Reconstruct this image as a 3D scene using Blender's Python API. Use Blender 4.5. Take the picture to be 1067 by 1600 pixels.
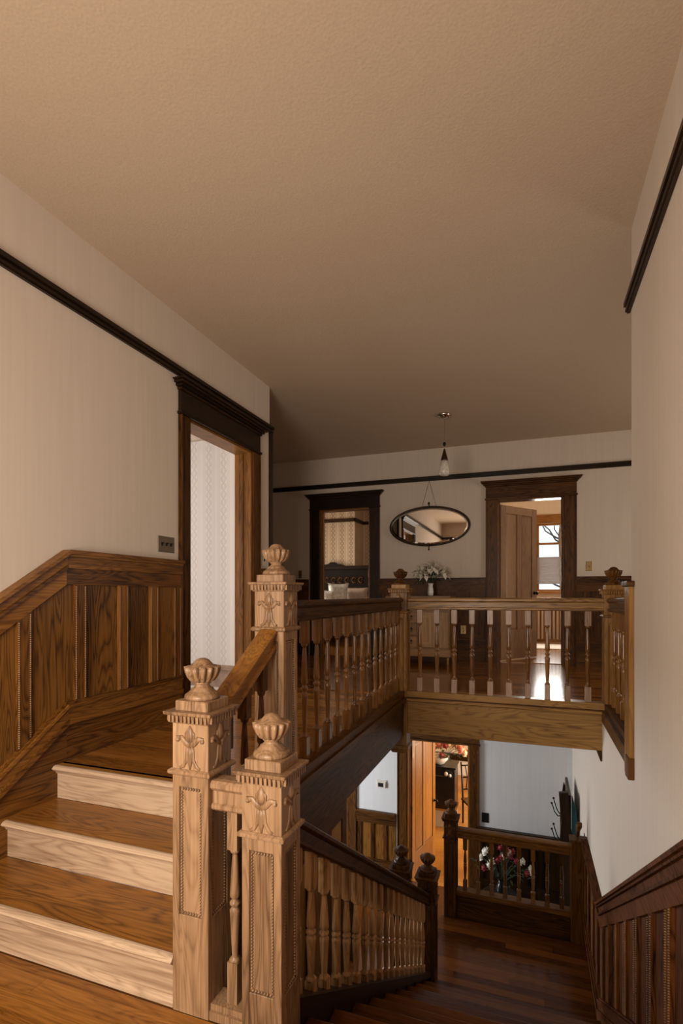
import bpy, math, random
from mathutils import Vector, Matrix
random.seed(7)
for o in list(bpy.data.objects): bpy.data.objects.remove(o)
SC = bpy.context.scene
COL = SC.collection

# ------------------------------------------------------------------ camera
FPX, YAW, EYE = 810.0, math.atan(295/810), 0.91          # focal length in pixels of a 1067 px wide frame
cam = bpy.data.cameras.new('camera'); cam_o = bpy.data.objects.new('camera', cam); COL.objects.link(cam_o)
cam.sensor_fit = 'HORIZONTAL'; cam.sensor_width = 36; cam.lens = FPX/1067*36
cam.shift_y = 129/1067; cam.clip_start = .02
cam_o.location = (0, 0, EYE); cam_o.rotation_euler = (math.pi/2, 0, YAW)
SC.camera = cam_o

# ------------------------------------------------------------------ light
w = bpy.data.worlds.new('sky'); SC.world = w; w.use_nodes = True
bg = w.node_tree.nodes['Background']; bg.inputs[0].default_value = (.80, .90, 1, 1); bg.inputs[1].default_value = 1.1

def area(name, loc, rot, sx, sy, power, col=(1, 1, 1)):
    l = bpy.data.lights.new(name, 'AREA'); l.shape = 'RECTANGLE'; l.size = sx; l.size_y = sy; l.energy = power; l.color = col
    o = bpy.data.objects.new(name, l); COL.objects.link(o); o.location = loc; o.rotation_euler = rot
    return o
H = math.pi/2
area('landing_window_daylight', (-1.12, -.72, .98), (H, 0, 0), 1.3, 1.5, 82, (1, .88, .74))          # behind the camera, shines +Y
area('bedroom_window_daylight', (-4.93, 3.1, 1.4), (H, 0, -H), 1.2, 1.5, 42, (.95, .97, 1))          # left room, shines +X
area('guest_window_daylight', (.345, 10.66, 1.64), (-H, 0, 0), .45, 1.25, 48, (1, .95, .88))             # window past the far door, shines -Y
area('parlour_fill_light', (1.1, 10.0, -1.9), (H, 0, H), 1.6, 1.6, 120, (1, .80, .58))          # unseen fill light added to the room past the lower door
area('entry_window_daylight', (-4.9, 5.9, -1.9), (H, 0, -H), 1.0, 1.6, 125, (.92, .96, 1))            # lower hall
area('bed_room_fill_light', (-4.8, 9.2, 1.5), (H, 0, -H), 1.0, 1.4, 34, (1, .88, .72))                # added fill, no window known; brightens the far left bedroom
area('hall_fill_light', (2.93, 5.6, 1.3), (H, 0, H), 1.0, 1.4, 20, (1, .90, .78))               # fill light added at the right end of upper hall to lift the far wall
vs = SC.view_settings; vs.view_transform = 'Standard'; vs.look = 'None'; vs.gamma = 1; vs.exposure = 0.45; vs.use_curve_mapping = False

cy = SC.cycles; cy.max_bounces = 8; cy.diffuse_bounces = 5; cy.glossy_bounces = 3; cy.transmission_bounces = 2; cy.transparent_max_bounces = 6; cy.use_denoising = True

# ------------------------------------------------------------------ materials
def new_mat(name):
    m = bpy.data.materials.new(name); m.use_nodes = True; nt = m.node_tree
    return m, nt, nt.nodes['Principled BSDF']
def N(nt, t, **kw):
    n = nt.nodes.new(t)
    for k, v in kw.items():
        if k in n.inputs.keys(): n.inputs[k].default_value = v
        else: setattr(n, k, v)
    return n
def ramp(nt, fac, stops):
    r = nt.nodes.new('ShaderNodeValToRGB'); nt.links.new(fac, r.inputs[0])
    while len(r.color_ramp.elements) < len(stops): r.color_ramp.elements.new(.5)
    for e, (p, c) in zip(r.color_ramp.elements, stops): e.position = p; e.color = (*c, 1)
    return r.outputs[0]
def math_n(nt, op, a, b=None):
    n = nt.nodes.new('ShaderNodeMath'); n.operation = op
    for i, v in enumerate((a, b)):
        if v is None: continue
        if isinstance(v, (int, float)): n.inputs[i].default_value = v
        else: nt.links.new(v, n.inputs[i])
    return n.outputs[0]
def bump(nt, b, h, strength, dist=.01):
    n = N(nt, 'ShaderNodeBump', Strength=strength, Distance=dist); nt.links.new(h, n.inputs['Height']); nt.links.new(n.outputs[0], b.inputs['Normal'])

def wood(name, dark, mid, light, axis='Z', rough=.35, figure=.5, coat=.0, vary=.12, sat=True, spec=.3):
    m, nt, b = new_mat(name); L = nt.links.new
    tc = N(nt, 'ShaderNodeTexCoord'); oi = N(nt, 'ShaderNodeObjectInfo')
    off = nt.nodes.new('ShaderNodeVectorMath'); off.operation = 'SCALE'; off.inputs[0].default_value = (7.3, 11.1, 5.7); L(oi.outputs['Random'], off.inputs['Scale'])
    add = nt.nodes.new('ShaderNodeVectorMath'); add.operation = 'ADD'; L(tc.outputs['Object'], add.inputs[0]); L(off.outputs[0], add.inputs[1])
    ai = 'XYZ'.index(axis)
    def mapped(ac, al):
        s = [ac]*3; s[ai] = al
        mp = N(nt, 'ShaderNodeMapping'); mp.inputs['Scale'].default_value = s; L(add.outputs[0], mp.inputs[0]); return mp.outputs[0]
    big = N(nt, 'ShaderNodeTexNoise', Scale=1.0, Detail=2.0, Distortion=.6); L(mapped(9, .8), big.inputs[0])
    rings = math_n(nt, 'SINE', math_n(nt, 'MULTIPLY', big.outputs[0], 105.0))
    rings = math_n(nt, 'POWER', math_n(nt, 'MULTIPLY', math_n(nt, 'ADD', rings, 1.0), .5), .45)
    fine = N(nt, 'ShaderNodeTexNoise', Scale=1.0, Detail=5.0, Roughness=.65); L(mapped(90, 3.0), fine.inputs[0])
    tone = N(nt, 'ShaderNodeTexNoise', Scale=1.0, Detail=1.0); L(mapped(3, .7), tone.inputs[0])
    dark, mid, light = [(a, g*.92, q*.50) if sat else (a, g, q) for a, g, q in (dark, mid, light)]
    f = math_n(nt, 'ADD', math_n(nt, 'MULTIPLY', rings, figure*.42), math_n(nt, 'MULTIPLY', fine.outputs[0], .62))
    f = math_n(nt, 'ADD', f, math_n(nt, 'MULTIPLY', math_n(nt, 'SUBTRACT', tone.outputs[0], .5), .5))
    f = math_n(nt, 'ADD', f, math_n(nt, 'MULTIPLY', math_n(nt, 'SUBTRACT', oi.outputs['Random'], .5), vary*2))
    c = ramp(nt, f, [(.18, dark), (.46, mid), (.78, light)])
    L(c, b.inputs['Base Color']); b.inputs['Roughness'].default_value = rough; b.inputs['Specular IOR Level'].default_value = spec
    if coat: b.inputs['Coat Weight'].default_value = coat; b.inputs['Coat Roughness'].default_value = .12
    return m
def plain(name, col, rough=.5, metal=0.0, noise=0.0, nscale=20, trans=0.0):
    m, nt, b = new_mat(name)
    b.inputs['Roughness'].default_value = rough; b.inputs['Metallic'].default_value = metal; b.inputs['Transmission Weight'].default_value = trans
    if noise:
        tc = N(nt, 'ShaderNodeTexCoord'); n = N(nt, 'ShaderNodeTexNoise', Scale=nscale, Detail=4.0); nt.links.new(tc.outputs['Object'], n.inputs[0])
        c = ramp(nt, n.outputs[0], [(.3, tuple(x*(1-noise) for x in col)), (.7, tuple(min(1, x*(1+noise)) for x in col))])
        nt.links.new(c, b.inputs['Base Color'])
    else: b.inputs['Base Color'].default_value = (*col, 1)
    return m
def plaster(name, col, kind):
    m, nt, b = new_mat(name); L = nt.links.new
    tc = N(nt, 'ShaderNodeTexCoord'); b.inputs['Roughness'].default_value = .85
    mp = N(nt, 'ShaderNodeMapping'); L(tc.outputs['Object'], mp.inputs[0])
    n = N(nt, 'ShaderNodeTexNoise', Detail=4.0); L(mp.outputs[0], n.inputs[0])
    if kind == 'streak':
        mp.inputs['Scale'].default_value = (22, 22, .8); n.inputs['Scale'].default_value = 1.6; d = .03
    else:
        n.inputs['Scale'].default_value = 95; d = .05
        v = N(nt, 'ShaderNodeTexVoronoi', Scale=75.0); L(tc.outputs['Object'], v.inputs[0])
        hh = math_n(nt, 'ADD', n.outputs[0], math_n(nt, 'MULTIPLY', v.outputs[0], .5)); bump(nt, b, hh, .25, .005)
    c = ramp(nt, n.outputs[0], [(.3, tuple(x*(1-d) for x in col)), (.7, tuple(x*(1+d) for x in col))])
    L(c, b.inputs['Base Color'])
    return m
def wallpaper(name, c0, c1, axis, pitch):
    """pale paper with pairs of plain stripes and a running scroll between them"""
    m, nt, b = new_mat(name); L = nt.links.new; b.inputs['Roughness'].default_value = .8
    tc = N(nt, 'ShaderNodeTexCoord'); sp = N(nt, 'ShaderNodeSeparateXYZ'); L(tc.outputs['Object'], sp.inputs[0])
    h = sp.outputs['XYZ'.index(axis)]; z = sp.outputs[2]
    u = math_n(nt, 'MULTIPLY', h, 1/pitch); fr = math_n(nt, 'FRACT', math_n(nt, 'ADD', u, 50.0))
    d = math_n(nt, 'ABSOLUTE', math_n(nt, 'SUBTRACT', fr, .5))              # 0 at the scroll's middle
    wz = math_n(nt, 'SINE', math_n(nt, 'MULTIPLY', z, 2*math.pi/(pitch*.9)))
    aw = math_n(nt, 'ABSOLUTE', wz)
    loop = math_n(nt, 'LESS_THAN', math_n(nt, 'ABSOLUTE', math_n(nt, 'SUBTRACT', d, math_n(nt, 'MULTIPLY', aw, .16))), .035)
    loop2 = math_n(nt, 'LESS_THAN', math_n(nt, 'ABSOLUTE', math_n(nt, 'SUBTRACT', d, math_n(nt, 'MULTIPLY', aw, .08))), .02)
    edge = math_n(nt, 'LESS_THAN', math_n(nt, 'ABSOLUTE', math_n(nt, 'SUBTRACT', d, .25)), .014)
    edge2 = math_n(nt, 'LESS_THAN', math_n(nt, 'ABSOLUTE', math_n(nt, 'SUBTRACT', d, .36)), .03)
    s = math_n(nt, 'MAXIMUM', math_n(nt, 'MAXIMUM', loop, loop2), math_n(nt, 'MAXIMUM', edge, math_n(nt, 'MULTIPLY', edge2, .5)))
    L(ramp(nt, s, [(0, c0), (1, c1)]), b.inputs['Base Color'])
    return m

OD, OM, OLt = (.032, .011, .0030), (.150, .062, .019), (.300, .140, .052)
OAK = {a: wood('oak_'+a.lower(), OD, OM, OLt, a, .38, .5) for a in 'XYZ'}
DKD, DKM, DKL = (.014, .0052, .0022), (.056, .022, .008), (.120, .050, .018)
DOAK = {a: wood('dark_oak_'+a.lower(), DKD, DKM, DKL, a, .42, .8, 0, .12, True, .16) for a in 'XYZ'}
REDO = {a: wood('red_oak_'+a.lower(), (.012, .0030, .0008), (.060, .0180, .0048), (.120, .040, .0110), a, .60, .9, 0, .1, False, .05) for a in 'XYZ'}
PAN = wood('panel_oak_z', (.020, .007, .002), (.100, .042, .012), (.190, .086, .028), 'Z', .40, 1.0)
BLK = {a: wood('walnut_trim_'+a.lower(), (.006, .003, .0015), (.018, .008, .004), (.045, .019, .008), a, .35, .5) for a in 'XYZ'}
NEWEL = wood('newel_oak', (.095, .048, .022), (.290, .165, .084), (.430, .268, .150), 'Z', .40, .38, .05, .05, False)
PALE = wood('pale_oak', (.27, .165, .095), (.54, .375, .245), (.66, .49, .34), 'X', .40, .35, 0, .1, False)
TREAD = wood('tread_oak', (.110, .043, .013), (.300, .132, .044), (.420, .215, .085), 'X', .30, .5, .1)
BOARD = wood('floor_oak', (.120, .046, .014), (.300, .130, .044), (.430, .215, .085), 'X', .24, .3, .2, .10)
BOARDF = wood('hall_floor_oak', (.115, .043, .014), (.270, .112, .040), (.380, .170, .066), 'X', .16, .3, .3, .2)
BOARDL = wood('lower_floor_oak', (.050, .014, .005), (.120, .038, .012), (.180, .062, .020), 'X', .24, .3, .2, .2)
PARL = wood('parlour_floor_oak', (.30, .13, .045), (.52, .26, .095), (.62, .34, .14), 'X', .3, .2, .2, .15)
DOORW = wood('door_oak', (.15, .080, .040), (.30, .175, .098), (.40, .25, .15), 'Z', .28, .3, .3, .1, False)
DOORL = wood('lower_door_oak', (.15, .058, .020), (.31, .140, .054), (.42, .215, .09), 'Z', .3, .4, .2)
EBON = wood('ebony_bed', (.004, .0025, .002), (.012, .006, .004), (.03, .014, .008), 'X', .6, .5, 0, .1, False, .1)
BEAM = wood('beam_oak', (.085, .042, .020), (.205, .110, .054), (.31, .18, .095), 'X', .38, 1.1)
WALL = plaster('hall_wall_paper', (.585, .495, .41), 'streak')
CEIL = plaster('ceiling_plaster', (.50, .378, .270), 'knock')
WHITE = plaster('lower_wall_paint', (.60, .59, .58), 'streak')
CREAM = plaster('guest_wall_paint', (.74, .62, .47), 'streak')
PAPER = wallpaper('bedroom_wallpaper', (.68, .62, .57), (.57, .52, .48), 'X', .172)
PAPER2 = wallpaper('scroll_wallpaper', (.52, .40, .29), (.25, .16, .10), 'X', .21)
BLACK = plain('black_lacquer', (.008, .008, .009), .3)
IRON = plain('black_iron', (.012, .010, .009), .4, .6)
BRASS = plain('aged_brass', (.30, .20, .09), .35, .9)
CHROME = plain('nickel', (.55, .50, .44), .22, 1.0)
PLATE = plain('bronze_plate', (.16, .12, .085), .4, .5)
IVORY = plain('ivory_plastic', (.62, .56, .47), .4)
MIRROR = plain('mirror_glass', (.86, .84, .80), .02, 1.0)
GLASSW = plain('frosted_glass', (.62, .56, .48), .25, 0, .25, 60)
SHADE, _nt, _b = new_mat('white_blind'); _b.inputs['Base Color'].default_value = (.82, .80, .80, 1); _b.inputs['Roughness'].default_value = .9
_tr = N(_nt, 'ShaderNodeBsdfTranslucent', Color=(.80, .79, .80, 1)); _mx = N(_nt, 'ShaderNodeMixShader', Fac=.55)
_nt.links.new(_b.outputs[0], _mx.inputs[1]); _nt.links.new(_tr.outputs[0], _mx.inputs[2]); _nt.links.new(_mx.outputs[0], _nt.nodes['Material Output'].inputs[0])
PILW = plain('white_cotton', (.62, .62, .62), .9, 0, .25, 25)
PILT = plain('taupe_cotton', (.40, .31, .26), .9, 0, .15, 40)
QUILT = plain('beige_quilt', (.42, .33, .26), .9, 0, .1, 30)
CERAM = plain('white_ceramic', (.75, .72, .68), .25, 0, .15, 40)
GREEN = plain('dark_leaf', (.03, .055, .025), .5, 0, .5, 30)
PETW = plain('white_petal', (.80, .76, .66), .6)
PETP = plain('pink_petal', (.78, .30, .22), .6)
PETR = plain('red_petal', (.30, .02, .03), .6)
PETC = plain('cream_petal', (.80, .66, .42), .6)
TEAL = plain('teal_mirror_edge', (.03, .09, .11), .15, .7)
BARK = plain('bark', (.05, .04, .035), .9)
CABIN = wood('cabinet_oak', (.13, .060, .026), (.27, .135, .065), (.40, .23, .13), 'X', .3, .4, .2)
CABDOOR = wood('cabinet_door_oak', (.30, .17, .12), (.46, .29, .21), (.58, .40, .31), 'Z', .35, .3)
RUG = plain('pale_rug', (.72, .66, .58), .9, 0, .08, 40)

# ------------------------------------------------------------------ mesh helpers
class MB:
    def __init__(s): s.v = []; s.f = []; s.sm = []
    def add(s, vs_, fs, smooth=False):
        b = len(s.v); s.v += [tuple(v) for v in vs_]; s.f += [tuple(i+b for i in f) for f in fs]; s.sm += [smooth]*len(fs); return s
    def box(s, x0, x1, y0, y1, z0, z1):
        return s.add([(x, y, z) for z in (z0, z1) for x, y in ((x0, y0), (x1, y0), (x1, y1), (x0, y1))],
                     [(3, 2, 1, 0), (4, 5, 6, 7), (0, 1, 5, 4), (1, 2, 6, 5), (2, 3, 7, 6), (3, 0, 4, 7)])
    def frust(s, cx, cy, z0, h0, z1, h1):
        return s.add([(cx+a*h0, cy+b*h0, z0) for a, b in ((-1, -1), (1, -1), (1, 1), (-1, 1))]+[(cx+a*h1, cy+b*h1, z1) for a, b in ((-1, -1), (1, -1), (1, 1), (-1, 1))],
                     [(3, 2, 1, 0), (4, 5, 6, 7), (0, 1, 5, 4), (1, 2, 6, 5), (2, 3, 7, 6), (3, 0, 4, 7)])
    def prism(s, pts, ext):
        """polygon pts (3D, in order) extruded by vector ext"""
        n = len(pts); e = Vector(ext); p = [Vector(q) for q in pts]
        nrm = Vector((0, 0, 0))
        for i in range(n): nrm += p[i].cross(p[(i+1) % n])
        if nrm.dot(e) > 0: p = p[::-1]
        return s.add(p+[q+e for q in p], [tuple(range(n)), tuple(range(2*n-1, n-1, -1))]+[(i, i+n, (i+1) % n+n, (i+1) % n) for i in range(n)])
    def sweep(s, prof, p0, p1, up=Vector((0, 0, 1)), smooth=False):
        """profile [(side, z)] swept from p0 to p1 with plumb-cut ends; side is to the right of travel"""
        p0 = Vector(p0); p1 = Vector(p1); d = p1-p0; d.z = 0; d.normalize(); r = Vector((d.y, -d.x, 0))
        a = [p0+r*x+up*z for x, z in prof]
        return s.prism(a, p1-p0)
    def lathe(s, prof, cx, cy, z0, n=12, lobes=0, amp=0.0, smooth=True, lob=None):
        vs_, fs = [], []
        for k, (r, z) in enumerate(prof):
            for i in range(n):
                a = 2*math.pi*i/n; rr = r
                if lobes and (lob is None or lob[0] <= k <= lob[1]): rr = r*(1-amp*(1-abs(math.cos(a*lobes/2))))
                vs_.append((cx+rr*math.cos(a), cy+rr*math.sin(a), z0+z))
        for k in range(len(prof)-1):
            for i in range(n):
                j = (i+1) % n; fs.append((k*n+i, k*n+j, (k+1)*n+j, (k+1)*n+i))
        fs.append(tuple(range(n))[::-1]); m = (len(prof)-1)*n; fs.append(tuple(m+i for i in range(n)))
        return s.add(vs_, fs, smooth)
    def tube(s, pts, rad, n=8, flat=None, smooth=True):
        """tube with radius per point; flat=(normal, factor) squashes it along a direction"""
        P = [Vector(p) for p in pts]; R = rad if isinstance(rad, (list, tuple)) else [rad]*len(P)
        vs_, fs = [], []
        for k, p in enumerate(P):
            t = (P[min(k+1, len(P)-1)]-P[max(k-1, 0)]); t = t.normalized() if t.length > 1e-9 else Vector((0, 0, 1))
            ref = flat[0] if flat else (Vector((0, 0, 1)) if abs(t.z) < .95 else Vector((1, 0, 0)))
            a = t.cross(ref).normalized(); b = a.cross(t).normalized()
            for i in range(n):
                q = 2*math.pi*i/n
                vs_.append(p+a*(R[k]*math.cos(q))+b*(R[k]*math.sin(q)*(flat[1] if flat else 1)))
        for k in range(len(P)-1):
            for i in range(n):
                j = (i+1) % n; fs.append((k*n+i, k*n+j, (k+1)*n+j, (k+1)*n+i))
        m = (len(P)-1)*n; fs += [tuple(range(n))[::-1], tuple(m+i for i in range(n))]
        return s.add(vs_, fs, smooth)
    def ball(s, c, rx, ry=None, rz=None, n=8, m=5):
        ry = ry or rx; rz = rz or rx; c = Vector(c); vs_ = [c+Vector((0, 0, -rz))]; fs = []
        for k in range(1, m):
            a = -math.pi/2+math.pi*k/m
            for i in range(n): q = 2*math.pi*i/n; vs_.append(c+Vector((rx*math.cos(a)*math.cos(q), ry*math.cos(a)*math.sin(q), rz*math.sin(a))))
        vs_.append(c+Vector((0, 0, rz))); T = len(vs_)-1
        for i in range(n):
            j = (i+1) % n; fs.append((0, 1+j, 1+i)); fs.append((T, T-n+i, T-n+j))
            for k in range(m-2): o = 1+k*n; fs.append((o+i, o+j, o+n+j, o+n+i))
        return s.add(vs_, fs, True)
    def octa(s, c, r):
        x, y, z = c
        return s.add([(x+r, y, z), (x-r, y, z), (x, y+r, z), (x, y-r, z), (x, y, z+r), (x, y, z-r)],
                     [(0, 2, 4), (2, 1, 4), (1, 3, 4), (3, 0, 4), (2, 0, 5), (1, 2, 5), (3, 1, 5), (0, 3, 5)], True)
    def mesh(s, name, mat):
        me = bpy.data.meshes.new(name); me.from_pydata(s.v, [], s.f); me.polygons.foreach_set('use_smooth', s.sm); me.materials.append(mat); me.update()
        return me
    def build(s, name, mat, parent=None, local=False, label=None):
        return link(name, s.mesh(name, mat), parent, local, label)
def link(name, me, parent=None, local=False, label=None, loc=None):
    o = bpy.data.objects.new(name, me); COL.objects.link(o)
    if parent:
        o.parent = parent
        if not local:
            q = parent; off = Vector((0, 0, 0))
            while q: off += q.location; q = q.parent
            o.location = -off
    if loc: o.location = o.location+Vector(loc)
    if label: o['label'] = label
    return o
def bev(o, wd=.004, seg=2):
    m = o.modifiers.new('bevel', 'BEVEL'); m.width = wd; m.segments = seg; m.limit_method = 'ANGLE'; m.angle_limit = math.radians(50); return o
def tag(o, label, cat, group=None, kind=None):
    o['label'] = label; o['category'] = cat
    if group: o['group'] = group
    if kind: o['kind'] = kind
    return o
def thing(name, label, cat, loc, group=None, kind=None, rz=0):
    o = bpy.data.objects.new(name, None); COL.objects.link(o); o.location = loc; o.rotation_euler = (0, 0, rz); o.empty_display_size = .1
    return tag(o, label, cat, group, kind)
def S(name, mb, mat, label, cat='wall'): return tag(mb.build(name, mat), label, cat, kind='structure')

# ------------------------------------------------------------------ dimensions (metres; z = 0 is the upper hall floor)
XL, XR, YF, ZC = -2.41, .53, 7.25, 2.95
R_, T_ = .18, .283
ZLAND = -3*R_; ZLOW = ZLAND-11*R_; ZG = -3.42
YN = [1.49, 1.773, 2.056]                   # nosings of the three steps up
YB = 4.39                                    # foot of the long flight down
YLOWF = 7.6                                  # far wall of the lower hall
GX, GY = -1.10, 4.573                        # centre lines of the gallery balustrades
NX2 = -.825                                  # centre of the long flight's balustrade

# ------------------------------------------------------------------ setting: walls, ceilings, floors
def wall_y(mb, y0, y1, x0, x1, z0, z1, holes):
    """wall with its faces at y0,y1, from x0 to x1, with rectangular holes (xa,xb,za,zb)"""
    xs = x0
    for xa, xb, za, zb in sorted(holes):
        mb.box(xs, xa, y0, y1, z0, z1)
        if za > z0: mb.box(xa, xb, y0, y1, z0, za)
        if zb < z1: mb.box(xa, xb, y0, y1, zb, z1)
        xs = xb
    return mb.box(xs, x1, y0, y1, z0, z1)
def wall_x(mb, x0, x1, y0, y1, z0, z1, holes):
    ys = y0
    for ya, yb, za, zb in sorted(holes):
        mb.box(x0, x1, ys, ya, z0, z1)
        if za > z0: mb.box(x0, x1, ya, yb, z0, za)
        if zb < z1: mb.box(x0, x1, ya, yb, zb, z1)
        ys = yb
    return mb.box(x0, x1, ys, y1, z0, z1)
D1 = (3.26, 4.20, 2.225)                     # left wall door: y0,y1,head
D2 = (-2.99, -2.20, 2.18)                    # far wall doors: x0,x1,head
D3 = (-.415, .405, 2.18)
D4 = (-1.733, -.82, -1.24)                   # lower door
WL = S('wall_left', wall_x(MB(), XL-.16, XL, -.85, 4.55, ZLAND-.05, ZC, [(D1[0], D1[1], ZLAND-.05, D1[2])]), WALL, 'plain beige wall on the left with a dark picture rail and wainscot')
S('wall_recess', MB().box(-5, XL-.16, 4.43, 4.55, -.1, ZC), WALL, 'wall of the hall recess turned away behind the left corner')
S('wall_far', wall_y(MB(), YF, YF+.14, -5, 3, -.34, ZC, [(D2[0], D2[1], -.34, D2[2]), (D3[0], D3[1], -.34, D3[2])]), WALL, 'beige far wall of the upper hall with two doorways')
wr = MB().box(XR, XR+.16, -.85, 3.27, -3.42, ZC)
wr.box(XR, XR+.16, 3.27, YLOWF, -3.42, -.085)
S('wall_right', wr, WALL, 'tall pale grey stairwell wall on the right')
S('wall_back', wall_y(MB(), -.85, -.70, XL, XR, ZLAND-.05, ZC, [(-1.80, -.44, .23, 1.73)]), WALL, 'wall behind the landing holding the stair window')
S('wall_hall_end', MB().box(3, 3.1, 3.1, YF+.14, -.1, ZC), WALL, 'end wall of the upper hall beyond the right corner')
S('wall_hall_near', MB().box(XR+.16, 3, 3.15, 3.27, -.1, ZC), WALL, 'near wall of the hall arm behind the stairwell wall')
S('wall_recess_end', MB().box(-5.1, -5, 1.9, YF+.14, -.1, ZC), WALL, 'end wall of the recess on the far left')
S('ceiling', MB().box(-5.1, 3.1, -.85, YF+.14, ZC, ZC+.1), CEIL, 'textured tan plaster ceiling over the stairwell and hall', 'ceiling')
# upper hall floor slab (its underside is the lower hall's ceiling)
fl = MB().box(-5, -1.16, 2.10, 4.55, -.30, -.012).box(-5, 3, 4.62, YF+.14, -.30, -.012).box(XR+.08, 3, 3.27, 4.62, -.30, -.012)
FLOOR = S('floor', fl, BOARDF, 'glossy oak floor of the upper hall behind the gallery railing', 'floor')
S('ceiling', MB().box(-5, -1.16, 2.20, 4.62, -.345, -.301).box(-5, XR, 4.62, YLOWF, -.345, -.301), WHITE, 'white ceiling of the lower hall under the gallery', 'ceiling')
FLAND = S('floor', MB().box(XL, XR, -.70, 1.56, ZLAND-.20, ZLAND-.012), BOARD, 'warm oak floor of the near landing at the foot of the short steps', 'floor')
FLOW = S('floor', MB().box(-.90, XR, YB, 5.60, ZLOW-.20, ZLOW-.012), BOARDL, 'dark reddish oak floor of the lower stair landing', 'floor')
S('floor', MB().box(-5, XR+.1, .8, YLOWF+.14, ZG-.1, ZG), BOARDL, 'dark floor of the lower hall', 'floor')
S('wall_lower_far', wall_y(MB(), YLOWF, YLOWF+.14, -5, XR, ZG, -.345, [(-3.55, -2.66, ZG, -1.24), (D4[0], D4[1], ZG, D4[2])]), WHITE, 'white far wall of the lower hall with a doorway')
S('wall_lower_left', MB().box(-5.1, -5, .8, YLOWF+.14, ZG, -.345), WHITE, 'left end wall of the lower hall')
S('wall_lower_near', MB().box(-5, XR, 1.30, 1.40, ZG, ZLAND-.2), WHITE, 'wall under the near landing closing the lower hall')
# left bedroom
S('wall_bedroom_far', MB().box(-5, XL-.16, 4.40, 4.43, 0, 2.45), PAPER, 'pale striped scroll wallpaper seen through the left doorway')
S('wall_bedroom_near', MB().box(-5, XL-.16, 1.9, 2.0, -.1, ZC), WALL, 'near wall of the left bedroom')
S('floor', MB().box(-5, XL, 2.0, 4.43, -.3, 0.0), RUG, 'pale carpet of the left bedroom', 'floor')
bb = MB().box(-5, XL-.17, 4.375, 4.40, 0, .17).box(-5, XL-.17, 4.365, 4.40, .17, .19).box(-5, XL-.17, 4.385, 4.40, .19, .215)
S('baseboard_bedroom', bb, plain('grey_oak_base', (.30, .20, .145), .4, 0, .3, 14), 'greyish moulded baseboard under the striped wallpaper', 'baseboard')
# far left bedroom with the bed
S('wall_bed_far', MB().box(-5, -3.59, 10.70, 11.40, -.1, ZC).box(-3.59, -.9, 11.30, 11.4, -.1, ZC), PAPER2, 'patterned tan wallpaper behind the carved headboard')
S('wall_bed_side', MB().box(-.98, -.86, YF+.14, 11.4, -.1, ZC).box(-5.1, -5, YF+.14, 11.4, -.1, ZC), CREAM, 'side walls of the bedroom past the far left doorway')
S('ceiling', MB().box(-5, 2.2, YF+.14, 11.4, ZC, ZC+.1), CEIL, 'ceiling of the rooms past the far wall', 'ceiling')
S('floor', MB().box(-5, 2.2, YF+.14, 11.4, -.1, -.002), BOARD, 'light oak floor of the rooms past the far wall', 'floor')
tr = MB().box(-5, -3.56, 10.66, 10.70, 2.50, 2.57).box(-3.59, -3.55, 10.66, 11.26, 2.50, 2.57).box(-3.56, -.98, 11.26, 11.3, 2.50, 2.57)
S('trim_1', tr, BLK['X'], 'dark picture rail above the tan bedroom wallpaper', 'picture rail')
# guest room past the far right door
S('wall_guest_far', wall_y(MB(), 10.75, 10.9, -.86, 2.2, -.1, ZC, [(.12, .57, .98, 2.29)]), CREAM, 'cream wall with a window past the far right doorway')
S('wall_guest_side', MB().box(2.1, 2.2, YF+.14, 10.9, -.1, ZC), CREAM, 'right wall of the room with the window')
# parlour past the lower door
S('floor', MB().box(-4, 1.2, YLOWF+.14, 13, ZG-.1, ZG), PARL, 'bright orange oak floor of the parlour past the lower doorway', 'floor')
S('wall_parlour_far', MB().box(-4, 1.2, 12.7, 12.8, ZG, -.3), CREAM, 'cream far wall of the parlour')
S('wall_parlour_side', MB().box(1.2, 1.3, YLOWF+.14, 12.8, ZG, -.3).box(-4.1, -4, YLOWF+.14, 12.8, ZG, -.3), CREAM, 'side walls of the parlour')
S('ceiling', MB().box(-4, 1.2, YLOWF+.14, 12.8, -.4, -.3), CREAM, 'ceiling of the parlour', 'ceiling')
S('baseboard_parlour', MB().box(-4, 1.2, 12.66, 12.7, ZG, ZG+.36), plain('white_base_paint', (.75, .72, .68), .5, 0, .05, 10), 'white panel along the foot of the parlour wall', 'baseboard')
S('trim_2', MB().box(-4, 1.2, 12.60, 12.7, ZG+.36, ZG+.50), BLK['X'], 'dark ledge on the white panel of the parlour wall', 'trim')

def boards(floor, x0, x1, y0, y1, ztop, wid, mat, lmin=.9, lmax=2.1):
    y = y0
    while y < y1-.01:
        yb = min(y+wid, y1); x = x0-random.uniform(0, 1.2)
        while x < x1:
            xe = x+random.uniform(lmin, lmax); a, b_ = max(x, x0), min(xe, x1)
            if b_-a > .05: MB().box(a, b_-.0012, y, yb-.0012, ztop-.012, ztop).build('board', mat, floor)
            x = xe
        y = yb
boards(FLAND, XL, XR, -.1, 1.50, ZLAND, .078, BOARD)
boards(FLOOR, XL-.02, -1.17, 2.12, 4.55, 0, .081, BOARD, 1.2, 2.4)
boards(FLOOR, -3.9, 1.5, 4.63, YF, 0, .081, BOARDF, 1.6, 2.8)
boards(FLOW, -.89, .50, YB, 5.58, ZLOW, .08, BOARDL)

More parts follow.
